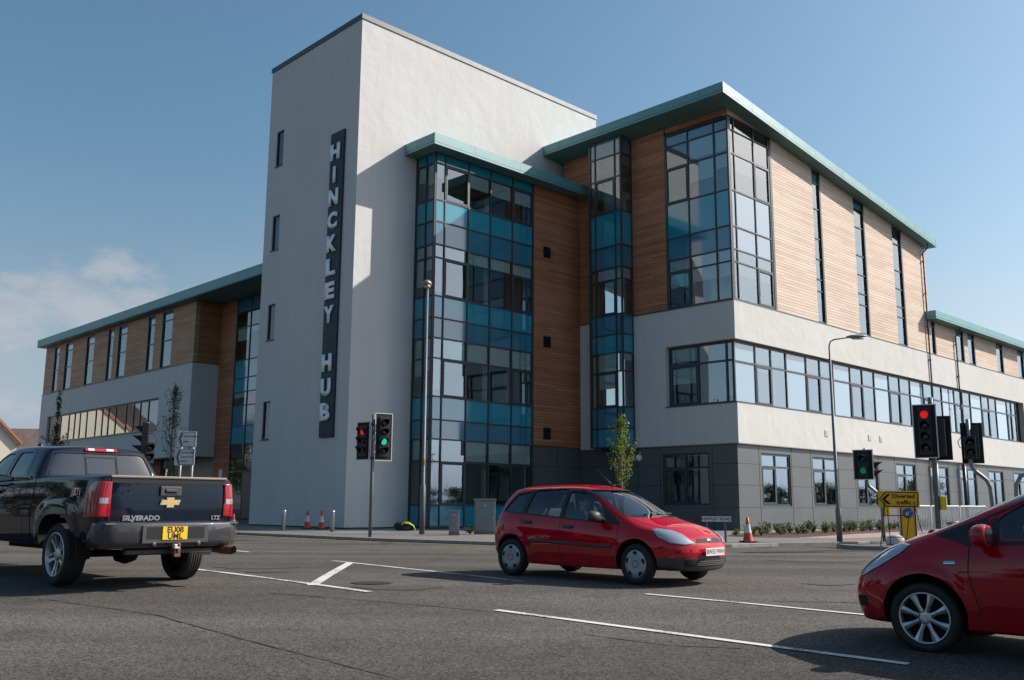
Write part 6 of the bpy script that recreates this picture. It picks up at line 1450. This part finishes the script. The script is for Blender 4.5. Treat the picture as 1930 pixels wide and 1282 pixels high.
    BM=lambda y,z,d=0: basis((-1.362-d,y,z),(0,-1,0),(0,0,1))
    b=MB(); b.box(-.46,.46,-.13,.10,0,.012,BM(0,.70)); b.build('bumper_step',M_['trim'],bp,bevel=.03,seg=3)
    b=MB(); b.box(-.40,.40,-.075,.075,.010,.0145,BM(0,.70)); b.build('plate_recess',M_['matt'],bp)
    b=MB(); b.box(-.172,.172,-.085,.085,.014,.022,BM(.02,.70)); pl=b.build('number_plate',M_['plateyellow'],e)
    lettering('EU08',.105,BM(.02,.737)@Matrix.Translation((0,0,.0235)),'matt',pl,ext=0,w=.003); lettering('UML',.105,BM(.02,.655)@Matrix.Translation((0,0,.0235)),'matt',pl,ext=0,w=.003)
    b=MB(); 
    b.bm.free()
    for y in (-.32,.30):
        b=MB(); b.lathe([(0,.03),(.035,.025),(.04,0)],BM(y,.56,-.01),n=14); b.build('bumper_bolt',M_['trim'],bp)
    # tow hitch, exhaust, axle, spare wheel, chassis
    b=MB(); b.box(-1.40,-1.2,-.04,.04,.45,.50); b.box(-1.44,-1.38,-.04,.04,.40,.51); b.lathe([(.02,0),(.02,.05),(.035,.08),(.03,.11),(0,.12)],Matrix.Translation((-1.44,0,.46)),n=14); b.build('tow_hitch',M_['rust'],e)
    b=MB(); b.box(-1.25,-1.15,-.60,.60,.43,.49); b.build('hitch_beam',M_['trim'],e,bevel=.01)
    b=MB(); b.box(-1.465,-1.40,-.02,.06,.50,.56); b.build('hitch_cover',M_['conewhite'],e,bevel=.01)
    b=MB(); b.tube([(.6,-.5,.50),(-.5,-.55,.50),(-.95,-.68,.47),(-1.34,-.80,.46)],.05,12); b.tube([(-1.2,-.745,.462),(-1.42,-.83,.455)],.058,14,caps=False); b.build('exhaust_pipe',M_['rust'],e)
    b=MB(); b.tube([(0,-.80,.40),(0,.80,.40)],.05,12); b.lathe([(0,-.16),(.12,-.13),(.16,0),(.12,.13),(0,.16)],Matrix.Translation((0,0,.40))@Matrix.Rotation(pi/2,4,'X'),n=20); b.build('rear_axle',M_['matt'],e)
    b=MB(); b.lathe([(0,-.10),(.37,-.10),(.39,-.05),(.39,.05),(.37,.10),(0,.10)],Matrix.Translation((-.68,0,.53)),n=32); b.build('spare_wheel',M_['tyre'],e)
    b=MB()
    for y in (-.45,.45): b.box(-1.2,4.3,y-.05,y+.05,.50,.60)
    for y in (-.86,.86):
        b.box(-.62,-.60,y-.09,y+.10,.36,.62)
    b.box(1.0,2.6,-.6,.6,.42,.52); b.build('chassis',M_['matt'],e)
    # front face
    for s_ in (1,-1): patches(sh,'headlight','lampglass',e,[('front',[(s_*.55,.92),(s_*.86,.92),(s_*.86,1.15),(s_*.55,1.15)])],off=.006)
    patches(sh,'grille','chrome',e,[('front',[(-.50,.82),(.50,.82),(.50,1.12),(-.50,1.12)])],off=.006)
    b=MB(); b.box(4.62,4.80,-.92,.92,.50,.74); b.build('front_bumper',M_['chrome'],e,bevel=.05,seg=3)
    for s_ in (1,-1): mirror_cap('door_mirror',e,(2.95,s_*1.18,1.52),s_,'navy',1.7)
    b=MB(); b.tube([(2.2,.42,1.93),(2.2,.42,1.98)],.02,8); b.lathe([(0,.05),(.03,.04),(.04,0)],Matrix.Translation((2.2,.42,1.93)),n=12); b.build('roof_aerial',M_['black'],e)
    for y in (-.38,.38): seat(e,2.1,y,.80)
    seat(e,1.35,.38,.78); seat(e,1.35,-.38,.78)
    b=MB(); b.box(2.85,3.25,-.8,.8,1.05,1.38); b.build('dashboard',M_['dash'],e,bevel=.05)
    for (wx,y,fl) in ((0,-.845,0),(0,.845,1),(3.65,-.845,0),(3.65,.845,1)): wheel('wheel',e,(wx,y,.40),.402,.285,.27,'five',flip=bool(fl),sp=.6+wx)
    bpy.data.meshes.remove(sh); bpy.data.meshes.remove(cb); return e
M_['bumpergrey']=paint_mat('charcoal_bumper_paint',(.06,.06,.065),.3,.4)
TRUCK=pickup(); place_car(TRUCK,-5.64,14.14,-.105,137.5,1.05)
# ---------------- trees, shrubs and what stands round the junction ----------------
def leaf_mat(name,c1,c2,trans=.25):
    m,n,l,p=newmat(name); p.inputs['Roughness'].default_value=.55; p.inputs['Specular IOR Level'].default_value=.3
    g=n.new('ShaderNodeNewGeometry'); r=n.new('ShaderNodeValToRGB'); r.color_ramp.elements[0].color=(*c1,1); r.color_ramp.elements[1].color=(*c2,1); l.new(g.outputs['Random Per Island'],r.inputs['Fac']); l.new(r.outputs['Color'],p.inputs['Base Color'])
    t=n.new('ShaderNodeBsdfTranslucent'); l.new(r.outputs['Color'],t.inputs['Color']); mx=n.new('ShaderNodeMixShader'); mx.inputs['Fac'].default_value=trans
    l.new(p.outputs[0],mx.inputs[1]); l.new(t.outputs[0],mx.inputs[2]); l.new(mx.outputs[0],n['Material Output'].inputs['Surface']); return m
M_['leaf_lime']=leaf_mat('fresh_green_leaves',(.10,.17,.02),(.26,.33,.05),.35); M_['leaf_olive']=leaf_mat('small_olive_leaves',(.04,.06,.02),(.11,.13,.045)); M_['leaf_dark']=leaf_mat('dark_green_leaves',(.018,.035,.010),(.06,.085,.02),.2)
M_['leaf_shrub']=leaf_mat('shrub_leaves',(.05,.065,.02),(.26,.25,.12),.2); M_['bark']=mat('bark',(.14,.10,.075),.9,var=.3,vscale=12); M_['barkpale']=mat('pale_bark',(.30,.20,.14),.85,var=.25,vscale=14)
def leaf(mb,p,s,rr,up=.3):
    d=Vector((rr.gauss(0,1),rr.gauss(0,1),rr.gauss(0,1)+up)).normalized(); t=d.cross(Vector((rr.gauss(0,1),rr.gauss(0,1),rr.gauss(0,1)))).normalized(); b=d.cross(t)
    s*=rr.uniform(.6,1.25)
    mb.quad(p,p+t*s*.5+b*s*.32,p+t*s,p+t*s*.5-b*s*.32)
def young_tree(loc,h0,h1,w,nb,nl,ls,leafm,label,seed,bark='barkpale',spread=1.0,lean=0,shape=None):
    rr=random.Random(seed); e=empty('young_tree',loc,0,label,'tree')
    tb=MB(); pts=[(lean*z/h1+.02*sin(z*3),.02*cos(z*2.1),z) for z in [h1*k/9 for k in range(10)]]
    tb.tube(pts,[.045*(1-.85*k/9)+.004 for k in range(10)],8)
    lb=MB(); ends=[]
    shape=shape or (lambda t: (sin(pi*min(1,t*1.35+.12))**.8 if t<.65 else .75*(1-t)/.35+.05))
    for k in range(nb):
        t=rr.random()**1.1; z=h0+(h1-h0)*t*.93; a=rr.uniform(0,2*pi); r=w*shape(t)*rr.uniform(.55,1.1); L=[]
        for q in range(6):
            u=q/5; L.append(Vector((lean*z/h1+r*cos(a)*u**.8+.03*rr.gauss(0,1)*u, r*sin(a)*u**.8+.03*rr.gauss(0,1)*u, z+ (r*1.25+.1)*u**1.4*spread)))
        tb.tube(L,[.012*(1-u/5.5) for u in range(6)],5,caps=False)
        for _ in range(nl):
            u=rr.uniform(.15,1)*5; i=min(4,int(u)); p=L[i].lerp(L[i+1],u-i)+Vector((rr.gauss(0,1),rr.gauss(0,1),rr.gauss(0,1)))*.055; leaf(lb,p,ls,rr)
    for _ in range(nl*3):
        z=rr.uniform(h0+.4*(h1-h0),h1*.96); leaf(lb,Vector((lean*z/h1,0,z))+Vector((rr.gauss(0,1),rr.gauss(0,1),rr.gauss(0,1)))*.07,ls,rr)
    tb.build('trunk',M_[bark],e); lb.build('crown',M_[leafm],e,recalc=False); return e
young_tree((4.58,39.3,0),1.75,4.8,.68,54,21,.105,'leaf_lime','slim young tree in fresh lime leaf behind the red hatchback',11)
young_tree((-14.35,40.0,0),2.0,5.95,.62,50,26,.08,'leaf_olive','thin young tree with sparse olive leaves behind the white direction sign',5,bark='bark',spread=1.9)
young_tree((-28.9,60.0,0),3.2,8.3,1.05,40,26,.13,'leaf_olive','small green tree beside the far end of the left wing',8,bark='bark',shape=lambda t:(1.0 if t<.22 else max(.03,1.1-t*2.2)))
def shrub_mesh(seed):
    rr=random.Random(seed); lb=MB(); sb=MB()
    for k in range(15):
        a=rr.uniform(0,2*pi); r=rr.uniform(.05,.30); h=rr.uniform(.2,.52); L=[Vector((r*cos(a)*u,r*sin(a)*u,h*u**.8)) for u in (0,.4,.7,1)]
        sb.tube(L,.006,4,caps=False)
        for _ in range(24):
            u=rr.uniform(.2,1)*3; i=min(2,int(u)); leaf(lb,L[i].lerp(L[i+1],u-i)+Vector((rr.gauss(0,1),rr.gauss(0,1),rr.gauss(0,.7)))*.035,.075,rr)
    return lb,sb
protos=[]
for s_ in range(4):
    e=empty('shrub',(0,0,0)); lb,sb=shrub_mesh(s_+20); lb.build('foliage',M_['leaf_shrub'],e,recalc=False); sb.build('stem',M_['bark'],e); protos.append(e)
rr=random.Random(3); used=set(); n_=0
A_,B_=Vector((6.7,-14.7)),Vector((34,-12.6))
for row,(da,st_) in enumerate(((0,.62),(.62,1.0))):
    L=(B_-A_).length; k=0; d=.1
    while d<L and n_<100:
        p=A_.lerp(B_,d/L); p=bw(p.x+rr.uniform(-.08,.08),p.y+da+rr.uniform(-.12,.12)); i=rr.randrange(4)
        o=protos[i] if i not in used else copy_tree(protos[i]); used.add(i)
        o.location=p; o.rotation_euler=(0,0,rr.uniform(0,6)); q=rr.uniform(.55,.95); o.scale=(q,q,q*rr.uniform(.8,1.15))
        tag(o,'low leafy shrub in the planting bed below the grey ground floor','shrub','shrubs planted along the grey wall'); n_+=1; d+=st_*rr.uniform(.8,1.3)
e=empty('weed_clump',(-1.42,33.4,0),0,'small dry weed clump between the two service cabinets','plant'); lb,sb=shrub_mesh(77); lb.build('foliage',M_['leaf_olive'],e,recalc=False); sb.build('stem',M_['bark'],e); e.scale=(.8,.8,.55)
# mature trees round the junction, seen only in the glass and the paintwork
def big_tree(seed,h,w):
    rr=random.Random(seed); e=empty('mature_tree',(0,0,0)); tb=MB(); tb.tube([(0,0,0),(.1,0,h*.25),(-.1,.1,h*.5),(0,0,h*.8)],[.35,.28,.18,.06],8)
    lb=MB(); blobs=[]
    for k in range(26):
        a=rr.uniform(0,2*pi); z=rr.uniform(.22,.95); r=w*sin(pi*min(1,(z-.1)*1.05))*rr.uniform(.2,.85); c=Vector((r*cos(a),r*sin(a),z*h)); blobs.append((c,rr.uniform(.16,.30)*w*1.2))
        tb.tube([(0,0,h*.3+.2*z),tuple(c*.6+Vector((0,0,h*.12))),tuple(c)],[.1,.06,.02],5,caps=False)
    for c,r in blobs:
        for _ in range(330): leaf(lb,c+Vector((rr.gauss(0,1),rr.gauss(0,1),rr.gauss(0,.8)))*r*.55,.27,rr)
    tb.build('trunk',M_['bark'],e); lb.build('crown',M_['leaf_dark'],e,recalc=False); return e
P_=[big_tree(31,9,4.2),big_tree(32,7.5,4.5),big_tree(33,11,4.6)]
spots=[(74,30),(82,40),(78,52),(88,62),(98,74),(80,18),(66,6),(44,-6),(38,-16),(28,-22),(19,-24),(10,-27),(0,-24),(-9,-27),(-18,-24),(-27,-20),(-35,-12),(-43,-2),(-49,9),(-55,22),(-60,36),(-63,50),(-66,64),(-64,74),(-70,80),(78,66),(88,80),(-46,3),(-51,15),(-54,29),(-58,43),(79,35),(84,46),(92,68),(-30,-18),(-22,-23),(5,-25),(24,-23)]
for k,(x,y) in enumerate(spots):
    i=k%3; o=P_[i] if k<3 else copy_tree(P_[i]); o.location=(x,y,-.1); o.rotation_euler=(0,0,k*1.3); q=.85+.3*rr.random(); o.scale=(q,q,q*(.42 if x>64 and y>20 else 1))
    tag(o,'mature green tree standing round the junction outside the picture','tree','mature trees round the junction')
